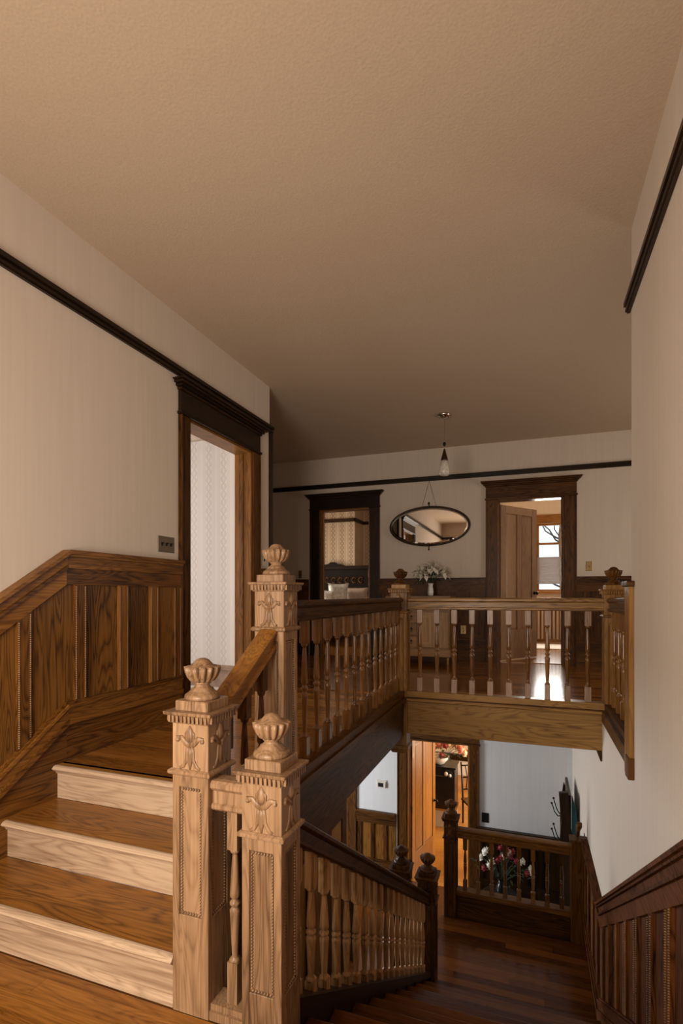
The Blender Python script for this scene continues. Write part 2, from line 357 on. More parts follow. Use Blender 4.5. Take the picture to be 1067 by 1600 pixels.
# ------------------------------------------------------------------ picture rails
def rail_y(name, x, y0, y1, sgn, label, z=2.50):
    mb = MB().box(min(x, x+sgn*.018), max(x, x+sgn*.018), y0, y1, z, z+.062).box(min(x, x+sgn*.034), max(x, x+sgn*.034), y0, y1, z+.036, z+.062).box(min(x, x+sgn*.026), max(x, x+sgn*.026), y0, y1, z+.008, z+.024)
    return S(name, mb, BLK['Y'], label, 'picture rail')
rail_y('trim_3', XL, -.7, 4.59, 1, 'dark picture rail running along the left wall')
rail_y('trim_4', XR, -.7, 3.31, -1, 'dark picture rail on the right stairwell wall')
def rail_x(name, y, x0, x1, sgn, label, z=2.50):
    mb = MB().box(x0, x1, min(y, y+sgn*.018), max(y, y+sgn*.018), z, z+.062).box(x0, x1, min(y, y+sgn*.034), max(y, y+sgn*.034), z+.036, z+.062)
    return S(name, mb, BLK['X'], label, 'picture rail')
rail_x('trim_5', YF, -5, 3, -1, 'dark picture rail running across the far wall')
rail_x('trim_6', -.70, XL, XR, 1, 'dark picture rail behind the landing')
rail_x('trim_7', 4.55, -5, XL+.02, 1, 'dark picture rail wrapping round the left wall corner')
S('trim_8', MB().box(XL-.02, XL+.012, 4.53, 4.60, 0, 2.50), BLK['Z'], 'dark vertical bead on the corner of the left wall', 'trim')

# ------------------------------------------------------------------ wainscot
def wainscot(name, label, O, d, n, segs, stiles, beads=True, mats=None, cap=.10, top=.09, base=(.20, .32), sw=.075, depth=1.0, panel_mat=None, bead_mat=None):
    """O: (x,y) of s=0; d: direction; n: outward normal; segs: [(s0,s1,cap0,cap1,floor0,floor1)]; stiles: s centres"""
    bead_mat = bead_mat or NEWEL; M = mats or OAK; pm = panel_mat or PAN
    ax = 'X' if abs(d[0]) > .5 else 'Y'
    root = thing(name, label, 'wainscot', (O[0], O[1], 0), kind='structure')
    def slab(nm, poly, d0, d1, mat):
        mb = MB().prism([(O[0]+d[0]*s+n[0]*d0, O[1]+d[1]*s+n[1]*d0, z) for s, z in poly], (n[0]*(d1-d0), n[1]*(d1-d0), 0))
        return mb.build(nm, mat, root)
    def at(s):
        for s0, s1, c0, c1, f0, f1 in segs:
            if s0-1e-6 <= s <= s1+1e-6: k = (s-s0)/(s1-s0); return c0+(c1-c0)*k, f0+(f1-f0)*k
        return segs[-1][3], segs[-1][5]
    for s0, s1, c0, c1, f0, f1 in segs:
        def band(nm, a, b_, lo, d0, d1, mat):   # a,b_: heights below the cap (lo False) or above the floor line
            r0, r1 = (f0, f1) if lo else (c0, c1)
            return slab(nm, [(s0, r0+a), (s1, r1+a), (s1, r1+b_), (s0, r0+b_)], 0, d1*depth, mat)
        band('cap_moulding', -.022, 0, False, 0, .064, M[ax]); band('cap_fillet', -.036, -.022, False, 0, .050, M[ax])
        band('cap_frieze', -cap+.018, -.036, False, 0, .034, M[ax]); band('cap_bead', -cap, -cap+.018, False, 0, .044, M[ax])
        band('top_rail', -cap-top, -cap, False, 0, .028, M[ax])
        band('base_rail', base[0]+.03, base[1]-.03, True, 0, .040, M[ax]); band('base_bead', base[1]-.03, base[1]-.012, True, 0, .050, M[ax])
        band('base_fillet', base[1]-.012, base[1], True, 0, .036, M[ax]); band('base_bead', base[0], base[0]+.03, True, 0, .052, M[ax])
        band('skirting', 0.0 if f0 == f1 else -.24, base[0], True, 0, .027, M[ax])
    S0, S1 = segs[0][0], segs[-1][1]
    edges = sorted(stiles)
    for s in edges:
        a, b_ = max(S0, s-sw/2), min(S1, s+sw/2)
        if b_-a < .01: continue
        (ca, fa), (cb, fb) = at(a), at(b_)
        slab('stile', [(a, fa+base[1]), (b_, fb+base[1]), (b_, cb-cap-top), (a, ca-cap-top)], 0, .028*depth, M['Z'])
        if beads:
            for q in (a+.006, b_-.006):
                c, f = at(q); z = f+base[1]+.012; mb = MB()
                while z < c-cap-top-.008:
                    mb.octa((O[0]+d[0]*q+n[0]*.029, O[1]+d[1]*q+n[1]*.029, z), .0062); z += .0105
                mb.build('beading', bead_mat, root)
    b = [S0]+[q for s in edges for q in (s-sw/2, s+sw/2)]+[S1]
    for i in range(0, len(b)-1, 2):
        a, e = max(S0, b[i]), min(S1, b[i+1])
        if e-a < .02: continue
        k = [a]+[q[0] for q in segs if a+.01 < q[0] < e-.01]+[e]
        lo = [(q, at(q)[1]+base[1]) for q in k]; hi = [(q, at(q)[0]-cap-top) for q in k]
        slab('panel', lo+hi[::-1], 0, .010*depth, pm)
    return root

# left wall: s runs along +Y from y=-.7
SL = .655
yv = 2.15
def L_(y): return y+.7
wainscot('trim_9', 'oak wainscot with beaded stiles rising along the short steps on the left wall', (XL, -.7), (0, 1), (1, 0),
         [(0, L_(1.33), 1.155+SL*(1.33-yv), 1.155+SL*(1.33-yv), ZLAND, ZLAND), (L_(1.33), L_(yv), 1.155+SL*(1.33-yv), 1.155, ZLAND, 0.0), (L_(yv), L_(3.137), 1.155, 1.155, 0.0, 0.0)],
         [L_(y) for y in (.5, .9, 1.30, 1.625, 1.90, 2.245, 2.575, 2.855, 3.10)])
wainscot('trim_10', 'narrow strip of oak wainscot between the left doorway and the wall corner', (XL, 4.317), (0, 1), (1, 0), [(0, .233, 1.155, 1.155, 0, 0)], [.04, .2], mats=DOAK, panel_mat=DOAK['Z'], beads=False)
for nm, lb, x0, x1 in (('trim_11', 'dark wainscot on the far wall left of the bedroom doorway', -5, -3.17), ('trim_12', 'dark wainscot on the far wall under the oval mirror', -2.07, -.565), ('trim_13', 'dark wainscot on the far wall right of the room with the window', .55, 3)):
    wainscot(nm, lb, (x0, YF), (1, 0), (0, -1), [(0, x1-x0, 1.14, 1.14, 0, 0)], [.03+i*.36 for i in range(int((x1-x0)/.36)+1)], beads=False, mats=DOAK, panel_mat=DOAK['Z'], depth=.8)
# right wall: falls with the long flight
ys, cz = 4.44, -1.47
wainscot('trim_14', 'oak wainscot sloping down the right wall beside the descending stairs', (XR, .5), (0, 1), (-1, 0),
         [(0, ys-.5, cz+.64*(ys-.5), cz, cz+.64*(ys-.5)-1.06, ZLOW), (ys-.5, 5.12, cz, cz-.03, ZLOW, ZLOW)],
         [y-.5 for y in (1.0, 1.33, 1.66, 1.99, 2.33, 2.66, 2.99, 3.31, 3.64, 3.97, 4.30, 4.62, 4.95, 5.3, 5.58)], beads=True, mats=REDO, sw=.07, panel_mat=REDO['Z'], bead_mat=OAK['Z'])
for nm, lb, x0, x1 in (('trim_15', 'dark wainscot on the lower hall wall under the thermostat', -2.52, -1.90), ('trim_16', 'blackish wainscot on the lower hall wall behind the lower landing railing', -.714, XR)):
    wainscot(nm, lb, (x0, YLOWF), (1, 0), (0, -1), [(0, x1-x0, ZG+1.04, ZG+1.04, ZG, ZG)], [.06+i*.2 for i in range(int((x1-x0)/.2)+1)], beads=False, mats=DOAK if x0 < -1 else BLK, panel_mat=PAN if x0 < -1 else BLK['Z'], sw=.05)  # right stretch takes the blacker walnut set, left one the dark oak

# panelled wall closing the space under the near part of the left gallery
S('wall_under_gallery', MB().box(-1.20, -1.13, 1.66, 3.16, ZG, -.345), DOAK['Z'], 'panelled oak wall under the near half of the left gallery')
UNDER = wood('under_stair_oak', (.20, .095, .035), (.46, .25, .105), (.60, .36, .17), 'Z', .4, .4)
wainscot('trim_17', 'golden oak panelling behind the descending balusters under the left gallery', (-1.13, 1.66), (0, 1), (1, 0), [(0, 1.50, -.346, -.346, ZG+.1, ZG+.1)], [.04, .33, .62, .91, 1.2, 1.46], beads=False, mats=DOAK, panel_mat=UNDER, cap=.06, top=.1, depth=.45)

# ------------------------------------------------------------------ door casings
def casing(name, label, O, d, n, s0, s1, z0, head, cw, depth, top=.235, mats=DOAK, hmat=None, wl=None, wr=None):
    """doorway on a wall face: O + d*s; n = outward normal; depth = wall thickness behind the face"""
    root = thing(name, label, 'doorway', (O[0], O[1], z0), kind='structure'); hm = hmat or mats
    ax = 'X' if abs(d[0]) > .5 else 'Y'
    def bx(nm, a, b_, za, zb, d0, d1, mat):
        p = [(O[0]+d[0]*s+n[0]*q, O[1]+d[1]*s+n[1]*q) for s, q in ((a, d0), (b_, d0), (b_, d1), (a, d1))]
        xs, ys_ = [q[0] for q in p], [q[1] for q in p]
        return bev(MB().box(min(xs), max(xs), min(ys_), max(ys_), za, zb).build(nm, mat, root), .003, 1)
    wl = wl or cw; wr = wr or cw
    bx('jamb_casing', s0-wl, s0, z0, head, 0, .024, mats['Z']); bx('jamb_casing', s1, s1+wr, z0, head, 0, .024, mats['Z'])
    bx('jamb_bead', s0-wl, s0-wl+.018, z0, head, .024, .034, mats['Z']); bx('jamb_bead', s1+wr-.018, s1+wr, z0, head, .024, .034, mats['Z'])
    bx('reveal', s0-.004, s0+.018, z0, head, -depth-.01, .006, OAK['Z']); bx('reveal', s1-.018, s1+.004, z0, head, -depth-.01, .006, OAK['Z']); bx('reveal', s0, s1, head-.018, head+.004, -depth-.01, .006, OAK[ax])
    bx('door_stop', s0+.018, s0+.03, z0, head-.018, -depth*.75, -depth*.45, OAK['Z']); bx('door_stop', s1-.03, s1-.018, z0, head-.018, -depth*.75, -depth*.45, OAK['Z'])
    bx('header_bead', s0-wl-.012, s1+wr+.012, head, head+.022, 0, .040, hm[ax])
    bx('header_frieze', s0-wl, s1+wr, head+.022, head+top-.07, 0, .028, hm[ax])
    for k, (a, b_, e) in enumerate(((.070, .050, .012), (.050, .030, .030), (.030, .012, .050), (.012, 0, .064))):
        bx('crown', s0-wl-e, s1+wr+e, head+top-a, head+top-b_, 0, .028+e, hm[ax])
    return root
casing('door_1', 'dark carved door casing on the left wall opening to the striped wallpaper', (XL, 0), (0, 1), (1, 0), D1[0], D1[1], 0, D1[2], .12, .16, .245, DOAK, BLK)
casing('door_2', 'black-brown door casing on the far wall framing the bed', (0, YF), (1, 0), (0, -1), D2[0], D2[1], 0, D2[2], .155, .14, .235, BLK, BLK)
casing('door_3', 'brown carved door casing on the far wall framing the panelled door and window', (0, YF), (1, 0), (0, -1), D3[0], D3[1], 0, D3[2], .15, .14, .245, DOAK, DOAK)
casing('door_4', 'tall oak door casing downstairs opening to the parlour', (0, YLOWF), (1, 0), (0, -1), D4[0], D4[1], ZG, D4[2], .14, .14, .24, DOAK, DOAK)
casing('door_5', 'dark door casing downstairs left of the thermostat', (0, YLOWF), (1, 0), (0, -1), -3.55, -2.66, ZG, -1.24, .14, .14, .24, DOAK, DOAK)
casing('door_6', 'dark doorway casing on the recess wall seen only in the oval mirror', (0, 4.55), (1, 0), (0, 1), -3.75, -2.85, 0, 2.18, .13, .12, .235, DOAK, BLK)
MB().box(-3.75, -2.85, 4.535, 4.56, 0, 2.16).build('door_panel', BLK['Z'], bpy.data.objects['door_6'])

def leaf(name, label, hinge, ang, W, Ht, z0, mat, cols, z_lo, z_hi, knob=True, th=.04, flip=1):
    """panelled door leaf; hinge (x,y), ang = direction of the leaf"""
    root = thing(name, label, 'door', (hinge[0], hinge[1], z0), rz=ang, kind='structure')
    sw = .11; gap = .09; pw = (W-2*sw-gap*(cols-1))/cols
    for a in (0, W-sw): bev(MB().box(a, a+sw, -th/2, th/2, .01, Ht).build('stile', mat, root, True), .003, 1)
    for za, zb in ((.01, z_lo), (z_hi, Ht)): bev(MB().box(sw, W-sw, -th/2, th/2, za, zb).build('rail', mat, root, True), .003, 1)
    for i in range(cols):
        x = sw+i*(pw+gap)
        if i: bev(MB().box(x-gap, x, -th/2, th/2, z_lo, z_hi).build('muntin', mat, root, True), .003, 1)
        p = MB().box(x, x+pw, -.006, .006, z_lo, z_hi).build('panel', mat, root, True)
        for s in (-1, 1):
            m = MB().add([(x+.03, s*.016, z_lo+.03), (x+pw-.03, s*.016, z_lo+.03), (x+pw-.03, s*.016, z_hi-.03), (x+.03, s*.016, z_hi-.03),
                          (x, s*.006, z_lo), (x+pw, s*.006, z_lo), (x+pw, s*.006, z_hi), (x, s*.006, z_hi)],
                         [(0, 1, 2, 3)[::-s], (4, 5, 1, 0)[::-s], (5, 6, 2, 1)[::-s], (6, 7, 3, 2)[::-s], (7, 4, 0, 3)[::-s]])
            m.build('raised_field', mat, p, True)
    if knob:
        for s in (-1, 1):
            k = MB().tube([(W-.06, s*th/2, .93), (W-.06, s*(th/2+.02), .93), (W-.06, s*(th/2+.03), .93), (W-.06, s*(th/2+.05), .93), (W-.06, s*(th/2+.065), .93)], [.026, .012, .012, .028, .012], 10)
            k.build('knob', IRON, root, True)
    for z in (.25, Ht/2, Ht-.25): MB().box(-.012, .012, -.03, .03, z-.045, z+.045).build('hinge', BRASS, root, True)
    return root
leaf('door_7', 'open oak door with two tall panels swung into the far right room', (D3[0]+.02, YF+.16), math.atan2(.65, .468), .80, 2.14, 0, DOORW, 2, .42, 2.03)
leaf('door_8', 'open orange oak door downstairs swung into the parlour', (D4[0]+.03, YLOWF+.17), math.atan2(.95, .22), .89, 2.14, ZG, DOORL, 2, .36, 2.03)
leaf('door_9', 'closed dark door downstairs in the shadow left of the thermostat', (-3.55+.03, YLOWF+.07), 0, .83, 2.14, ZG, DOAK['Z'], 2, .36, 2.03, False)
MB().box(XL-.125, XL-.075, D1[1]-.0195, D1[1]-.0165, .95, 1.10).build('strike_plate', BRASS, bpy.data.objects['door_1'])

# ------------------------------------------------------------------ newel posts
BOWL = [(.030, .057), (.044, .064), (.055, .078), (.063, .096), (.066, .113)]
def carving(C, r, n, k=1.0):
    """leafy scroll relief: C centre, r = right vector, n = outward normal"""
    C = Vector(C); r = Vector(r); n = Vector(n); u = Vector((0, 0, 1)); fl_ = (n, .55); mb = MB()
    def q(a, b_): return C+r*(a*k)+u*(b_*k)
    mb.tube([q(0, .014), q(0, .03), q(0, .046), q(0, .060)], [.010*k, .015*k, .011*k, .002*k], 8, fl_)
    for s in (-1, 1):
        mb.tube([q(0, 0), q(s*.014, .010), q(s*.028, .024), q(s*.040, .022), q(s*.042, .012)], [.008*k, .009*k, .008*k, .009*k, .004*k], 8, fl_)
        mb.tube([q(s*.004, .012), q(s*.012, .022), q(s*.012, .036), q(s*.006, .048)], [.004*k, .006*k, .006*k, .002*k], 6, fl_)
        mb.tube([q(s*.006, .004), q(s*.010, -.018), q(s*.012, -.038), q(s*.022, -.056), q(s*.034, -.062)], [.007*k, .006*k, .006*k, .006*k, .004*k], 8, fl_)
        mb.ball(q(s*.041, .018), .007*k, .007*k, .007*k, 6, 4)
    mb.tube([q(0, .004), q(0, -.02), q(0, -.045), q(0, -.064)], [.006*k, .010*k, .008*k, .003*k], 8, fl_)
    return mb
def newel(label, cx, cy, z0, T, w=.146, mat=None, group=None, fk=1.0, drop=False, dark=None, panel=True, finial=True, faces=4):
    m = mat or NEWEL; fm = dark or m; h = w/2
    root = thing('newel_post', label, 'newel post', (cx, cy, z0), group)
    zc = T-.252                                                  # top of the panelled shaft
    core = MB().box(cx-h+.008, cx+h-.008, cy-h+.008, cy+h-.008, z0, zc)
    sh = core.build('shaft', m, root)
    st = MB(); zlo = z0+(.34 if zc-z0 > .7 else .2); b_ = .028
    for a, c in ((-1, -1), (1, -1), (1, 1), (-1, 1)):
        x0, x1 = sorted((cx+a*h, cx+a*(h-b_))); y0, y1 = sorted((cy+c*h, cy+c*(h-b_))); st.box(x0, x1, y0, y1, z0, zc)
    for za, zb in ((z0, zlo), (zc-.045, zc)):
        st.box(cx-h+b_, cx+h-b_, cy-h, cy+h, za, zb).box(cx-h, cx+h, cy-h+b_, cy+h-b_, za, zb)
    bev(st.build('shaft_frame', m, root), .002, 1)
    if panel:
        for ux, uy in ((0, -1), (1, 0), (0, 1), (-1, 0))[:faces]:
            rx, ry = -uy, ux; bm = MB()
            for s in (-1, 1):
                z = zlo+.012
                while z < zc-.055:
                    bm.octa((cx+ux*(h-.006)+rx*s*(h-b_-.007), cy+uy*(h-.006)+ry*s*(h-b_-.007), z), .0062); z += .0108
            q = -(h-b_-.012)
            while q < h-b_-.010:
                for z in (zlo+.006, zc-.052): bm.octa((cx+ux*(h-.006)+rx*q, cy+uy*(h-.006)+ry*q, z), .0062)
                q += .0108
            bm.build('beading', m, root)
    bl = bev(MB().box(cx-h, cx+h, cy-h, cy+h, T-.236, T-.074).build('block', m, root), .002, 1)
    bev(MB().frust(cx, cy, T-.256, h+.004, T-.250, h+.013).frust(cx, cy, T-.250, h+.013, T-.240, h+.013).frust(cx, cy, T-.240, h+.013, T-.234, h+.003).build('collar', m, root), .002, 1)
    bev(MB().frust(cx, cy, T-.076, h+.006, T-.046, h+.014).frust(cx, cy, T-.046, h+.022, T-.034, h+.024).build('cap', m, root), .002, 1)
    dn = MB()
    for ux, uy in ((0, -1), (1, 0), (0, 1), (-1, 0)):
        rx, ry = -uy, ux; q = -h
        while q <= h+.001:
            e = h+.014; X0 = cx+ux*e+rx*q; Y0 = cy+uy*e+ry*q
            dn.box(X0-.0045, X0+.0045, Y0-.0045, Y0+.0045, T-.070, T-.047); q += w/9
    dn.build('dentils', m, root)
    bev(MB().box(cx-h+.006, cx+h-.006, cy-h+.006, cy+h-.006, T-.036, T).build('plinth', m, root), .003, 1)
    for ux, uy in ((0, -1), (1, 0), (0, 1), (-1, 0)):
        carving((cx+ux*h, cy+uy*h, T-.155), (-uy, ux, 0), (ux, uy, 0), w/.146*1.22).build('carving', m, root)
    if finial:
        k = fk
        f = MB().lathe([(r*k, z*k) for r, z in ((.061, 0), (.063, .008), (.060, .016), (.054, .020), (.046, .026), (.040, .031), (.040, .035), (.030, .041), (.025, .047), (.025, .051), (.031, .055), (.031, .060))], cx, cy, T, 24).build('finial', fm, root)
        MB().lathe([(r*k, z*k) for r, z in BOWL+[(.058, .1150)]], cx, cy, T, 84, 14, .24).build('fluted_bowl', fm, f)
        MB().lathe([(r*k, z*k) for r, z in ((.058, .111), (.050, .116), (.038, .120), (.031, .128), (.022, .138), (.010, .143), (.001, .144))], cx, cy, T, 24).build('dome', fm, f)
    if drop:
        bev(MB().frust(cx, cy, z0-.05, h-.012, z0-.012, h+.014).frust(cx, cy, z0-.012, h+.014, z0+.02, h+.014).build('drop', m, root), .006, 2)
    return root
newel('pale oak newel post with urn finial at the foot of the short steps', -1.102, 1.573, ZLAND, .54)
newel('nearest pale oak newel post with urn finial at the head of the descending flight', NX2, 1.573, ZLAND-.2, .365)
newel('tall oak newel post with urn finial at the near end of the gallery railing', GX, 2.143, -.30, 1.0)
MIDN = wood('gallery_newel_oak', (.07, .030, .010), (.22, .108, .042), (.36, .20, .09), 'Z', .34, .45, .1, .05)
newel('oak newel post with dark urn finial at the far left gallery corner', GX, 4.573, -.45, 1.0, mat=MIDN, dark=DOAK['Z'], drop=True)
newel('oak newel post with dark urn finial at the right end of the gallery', .616, 4.573, -.30, .985, mat=MIDN, dark=DOAK['Z'])
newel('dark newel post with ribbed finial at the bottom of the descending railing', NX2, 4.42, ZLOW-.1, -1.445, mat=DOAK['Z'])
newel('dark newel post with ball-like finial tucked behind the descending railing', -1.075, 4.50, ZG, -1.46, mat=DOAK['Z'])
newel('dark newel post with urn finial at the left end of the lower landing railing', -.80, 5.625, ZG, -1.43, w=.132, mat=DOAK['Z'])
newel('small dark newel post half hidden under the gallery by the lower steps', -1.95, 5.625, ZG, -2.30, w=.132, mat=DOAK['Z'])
# half newel against the right wall, square cap
hn = thing('newel_post', 'half newel with square cap fixed to the end of the right wall', 'newel post', (.60, 3.26, -.08))
bev(MB().box(.505, .5295, 3.19, 3.272, -.10, .955).box(.505, .66, 3.272, 3.34, -.10, .955).build('shaft', MIDN, hn), .003, 1)
bev(MB().box(.49, .5295, 3.165, 3.272, .955, .985).box(.49, .672, 3.272, 3.35, .955, .985).build('cap', DOAK['X'], hn), .006, 2)
bev(MB().box(.498, .5295, 3.183, 3.272, -.10, .02).build('foot', DOAK['Z'], hn), .004, 1)
hn = thing('newel_post', 'dark half newel with horned cap against the wall on the lower landing', 'newel post', (.46, 5.6, ZLOW))
bev(MB().box(.375, .529, 5.56, 5.68, ZLOW, -1.53).build('shaft', DOAK['Z'], hn), .004, 1)
bev(MB().box(.365, .529, 5.55, 5.69, -1.53, -1.50).build('cap', DOAK['Z'], hn), .004, 1)
MB().tube([(.44, 5.66, -1.50), (.445, 5.66, -1.45), (.455, 5.66, -1.40), (.462, 5.66, -1.36)], [.012, .016, .03, .022], 8).build('horn', DOAK['Z'], hn)

# ------------------------------------------------------------------ balustrades
RAILP = [(-.030, -.105), (.030, -.105), (.036, -.098), (.036, -.086), (.028, -.080), (.028, -.040), (.036, -.034), (.043, -.026), (.043, -.012), (.034, -.003), (.018, 0),
         (-.018, 0), (-.034, -.003), (-.043, -.012), (-.043, -.026), (-.036, -.034), (-.028, -.040), (-.028, -.080), (-.036, -.086), (-.036, -.098)]
def bal_mesh(Hh, top, bot, mat, sq=.021, fat=1.0, sl=0.0, turned=None):
    """turned baluster, base at origin; square blocks of height bot and top, sl = slope of both ends along y"""
    mb = MB()
    def blk(z0, z1, s0=0, s1=0):
        e = sq
        mb.add([(-e, -e, z0-s0*e), (e, -e, z0-s0*e), (e, e, z0+s0*e), (-e, e, z0+s0*e), (-e, -e, z1-s1*e), (e, -e, z1-s1*e), (e, e, z1+s1*e), (-e, e, z1+s1*e)],
               [(3, 2, 1, 0), (4, 5, 6, 7), (0, 1, 5, 4), (1, 2, 6, 5), (2, 3, 7, 6), (3, 0, 4, 7)])
    blk(0, bot, sl, 0); blk(Hh-top, Hh, 0, sl)
    t = Hh-top-bot
    P = [(.019, -.004), (.020, .012), (.014, .028), (.0105, .045), (.0115, .08), (.0145, .25), (.0175, .42), (.0185, .455), (.012, .475), (.011, .485), (.0185, .505), (.0185, .525), (.011, .545), (.012, .56), (.0175, .575),
         (.0170, .62), (.0135, .80), (.0095, .945), (.0085, .955), (.014, .965), (.0165, .975), (.019, 1.004)]
    nb = len(mb.f); mb.lathe([(r*fat, bot+z*t) for r, z in P], 0, 0, 0, 12)
    me = mb.mesh('baluster', mat)
    if turned:
        me.materials.append(turned)
        for i, p in enumerate(me.polygons): p.material_index = int(i >= nb)
    return me
BALM = wood('baluster_oak', (.050, .020, .006), (.180, .080, .030), (.330, .170, .076), 'Z', .28, .3, .4, .10)
BALW = wood('pale_baluster_oak', (.18, .105, .070), (.38, .25, .175), (.50, .36, .26), 'Z', .35, .3, 0, .10, False)  # paler oak for the square end blocks of the front balusters
def balustrade(label, loc, group=None): return thing('balustrade', label, 'balustrade', loc, group)
def rail(root, p0, p1, mat, name='handrail'):
    return MB().sweep(RAILP, p0, p1).build(name, mat, root)
ZRAIL = .882
# left gallery (along Y)
b = balustrade('oak gallery balustrade with turned balusters running back along the left edge', (GX, 3.3, 0))
rail(b, (GX, 2.216, ZRAIL), (GX, 4.50, ZRAIL), DOAK['Y'])
MB().box(GX-.045, GX+.055, 2.216, 4.50, .005, .055).build('shoe_rail', DOAK['Y'], b)
MB().box(GX-.030, GX+.070, 2.216, 4.50, -.035, .005).build('shoe_moulding', DOAK['Y'], b)
me = bal_mesh(ZRAIL-.105-.055, .118, .118, BALM)
for i in range(14): link('baluster', me, b, loc=(GX, 2.216+(i+.5)*2.284/14, .055))
# front gallery (along X)
b = balustrade('oak gallery balustrade facing the stairwell with ten slim turned balusters', (-.24, GY, 0))
x0, x1 = GX+.073, .543
rail(b, (x0, GY, ZRAIL), (x1, GY, ZRAIL), BEAM)
MB().box(x0, x1, GY-.055, GY+.045, .005, .055).build('shoe_rail', BEAM, b)
bev(MB().box(x0, x1, GY-.078, GY+.030, -.030, -.006).build('shoe_moulding', BEAM, b), .006, 2)
MB().box(x0, x1, GY-.046, GY+.03, -.006, .005).build('shoe_groove', DOAK['X'], b)
me = bal_mesh(ZRAIL-.105-.055, .118, .118, BALW, fat=1.12, sq=.022, turned=BALM)
for i in range(10): link('baluster', me, b, loc=(x0+.105+i*.1505, GY, .055))
# right gallery (along Y)
GXR = .600
b = balustrade('short dark gallery balustrade between the right newel and the stairwell wall', (GXR, 3.9, 0))
rail(b, (GXR, 3.34, ZRAIL+.02), (GXR, 4.50, ZRAIL), DOAK['Y'])
MB().box(GXR-.055, GXR+.045, 3.268, 4.50, .005, .055).build('shoe_rail', DOAK['Y'], b)
MB().box(GXR-.075, GXR+.03, 3.268, 4.50, -.085, .005).build('shoe_moulding', DOAK['Y'], b)
me = bal_mesh(ZRAIL-.105-.055, .118, .118, BALM)
for i in range(6): link('baluster', me, b, loc=(GXR, 3.268+(i+.5)*1.232/6, .055))
# steps up: newel 1 to newel 3
b = balustrade('short sloping handrail with balusters rising beside the three steps', (GX, 1.86, ZLAND))
rail(b, (GX, 1.646, .500), (GX, 2.070, .765), OAK['Y'])
for i, y in enumerate((1.72, 1.86, 2.0)):
    zb = -.36 if y < 1.773 else -.18
    zt = .500+.625*(y-1.646)-.100
    link('baluster', bal_mesh(zt-zb, .13, .15, DOAK['Z'], sl=0), b, loc=(GX, y, zb))
# level piece between newel 1 and newel 2
b = balustrade('single-baluster oak railing between the two nearest newel posts', (-.965, 1.573, ZLAND))
rail(b, (-1.03, 1.555, .275), (-.898, 1.555, .275), NEWEL)
MB().box(-1.03, -.898, 1.505, 1.605, ZLAND, ZLAND+.03).box(-1.03, -.898, 1.515, 1.595, ZLAND+.03, ZLAND+.05).build('shoe_rail', NEWEL, b)
link('baluster', bal_mesh(.275-.105-(ZLAND+.05), .135, .14, NEWEL, sq=.019), b, loc=(-.957, 1.555, ZLAND+.05))
# long flight down
SD = -.65
def zr(y): return .058+SD*(y-1.79)
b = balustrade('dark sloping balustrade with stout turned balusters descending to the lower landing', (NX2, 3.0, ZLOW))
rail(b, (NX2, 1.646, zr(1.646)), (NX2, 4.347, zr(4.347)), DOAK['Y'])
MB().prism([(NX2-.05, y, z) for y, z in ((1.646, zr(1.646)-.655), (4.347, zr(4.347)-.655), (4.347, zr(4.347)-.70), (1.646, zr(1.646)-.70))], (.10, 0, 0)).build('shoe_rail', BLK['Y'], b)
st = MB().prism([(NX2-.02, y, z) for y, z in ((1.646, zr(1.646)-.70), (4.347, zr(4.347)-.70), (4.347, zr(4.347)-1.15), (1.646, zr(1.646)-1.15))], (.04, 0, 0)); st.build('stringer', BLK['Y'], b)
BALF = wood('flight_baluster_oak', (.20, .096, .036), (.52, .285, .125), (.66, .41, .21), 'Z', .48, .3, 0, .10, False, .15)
me = bal_mesh(.655-.105, .135, .045, BALF, sq=.0195, fat=1.12, sl=SD)
for i in range(18):
    y = 1.765+i*.1427
    link('baluster', me, b, loc=(NX2, y, zr(y)-.655))
# lower landing
ZLR = -1.568
b = balustrade('dark oak railing across the far side of the lower landing with flowers behind', (-.2, 5.62, ZLOW))
rail(b, (-.735, 5.62, ZLR), (.375, 5.62, ZLR), OAK['X'])
MB().box(-.735, .375, 5.57, 5.67, ZLOW+.25, ZLOW+.30).build('shoe_rail', OAK['X'], b)
bev(MB().box(-.735, .375, 5.59, 5.65, ZLOW-.15, ZLOW+.25).build('base_panel', DOAK['X'], b), .004, 1)
me = bal_mesh(ZLR-.105-(ZLOW+.30), .12, .10, BALM)
for i in range(8): link('baluster', me, b, loc=(-.735+.085+i*.135, 5.62, ZLOW+.30))

# gallery fascias (beams under the gallery edges)
tag(bev(MB().box(GX+.073, .56, GY-.048, GY+.045, -.32, -.035).build('gallery_beam', BEAM), .004, 1), 'broad oak beam under the front gallery railing', 'beam', kind='structure')
tag(bev(MB().box(GX-.05, GX+.045, 2.216, 4.50, -.345, -.035).build('gallery_beam', DOAK['Y']), .004, 1), 'dark oak beam under the left gallery railing', 'beam', kind='structure')
br = thing('bracket', 'small dark oak bracket under the right end of the broad beam', 'bracket', (.515, 4.55, -.40))
MB().prism([(.490, 4.52, -.32), (.528, 4.52, -.32), (.528, 4.52, -.40), (.518, 4.52, -.40)], (0, .05, 0)).build('body', DOAK['Z'], br)

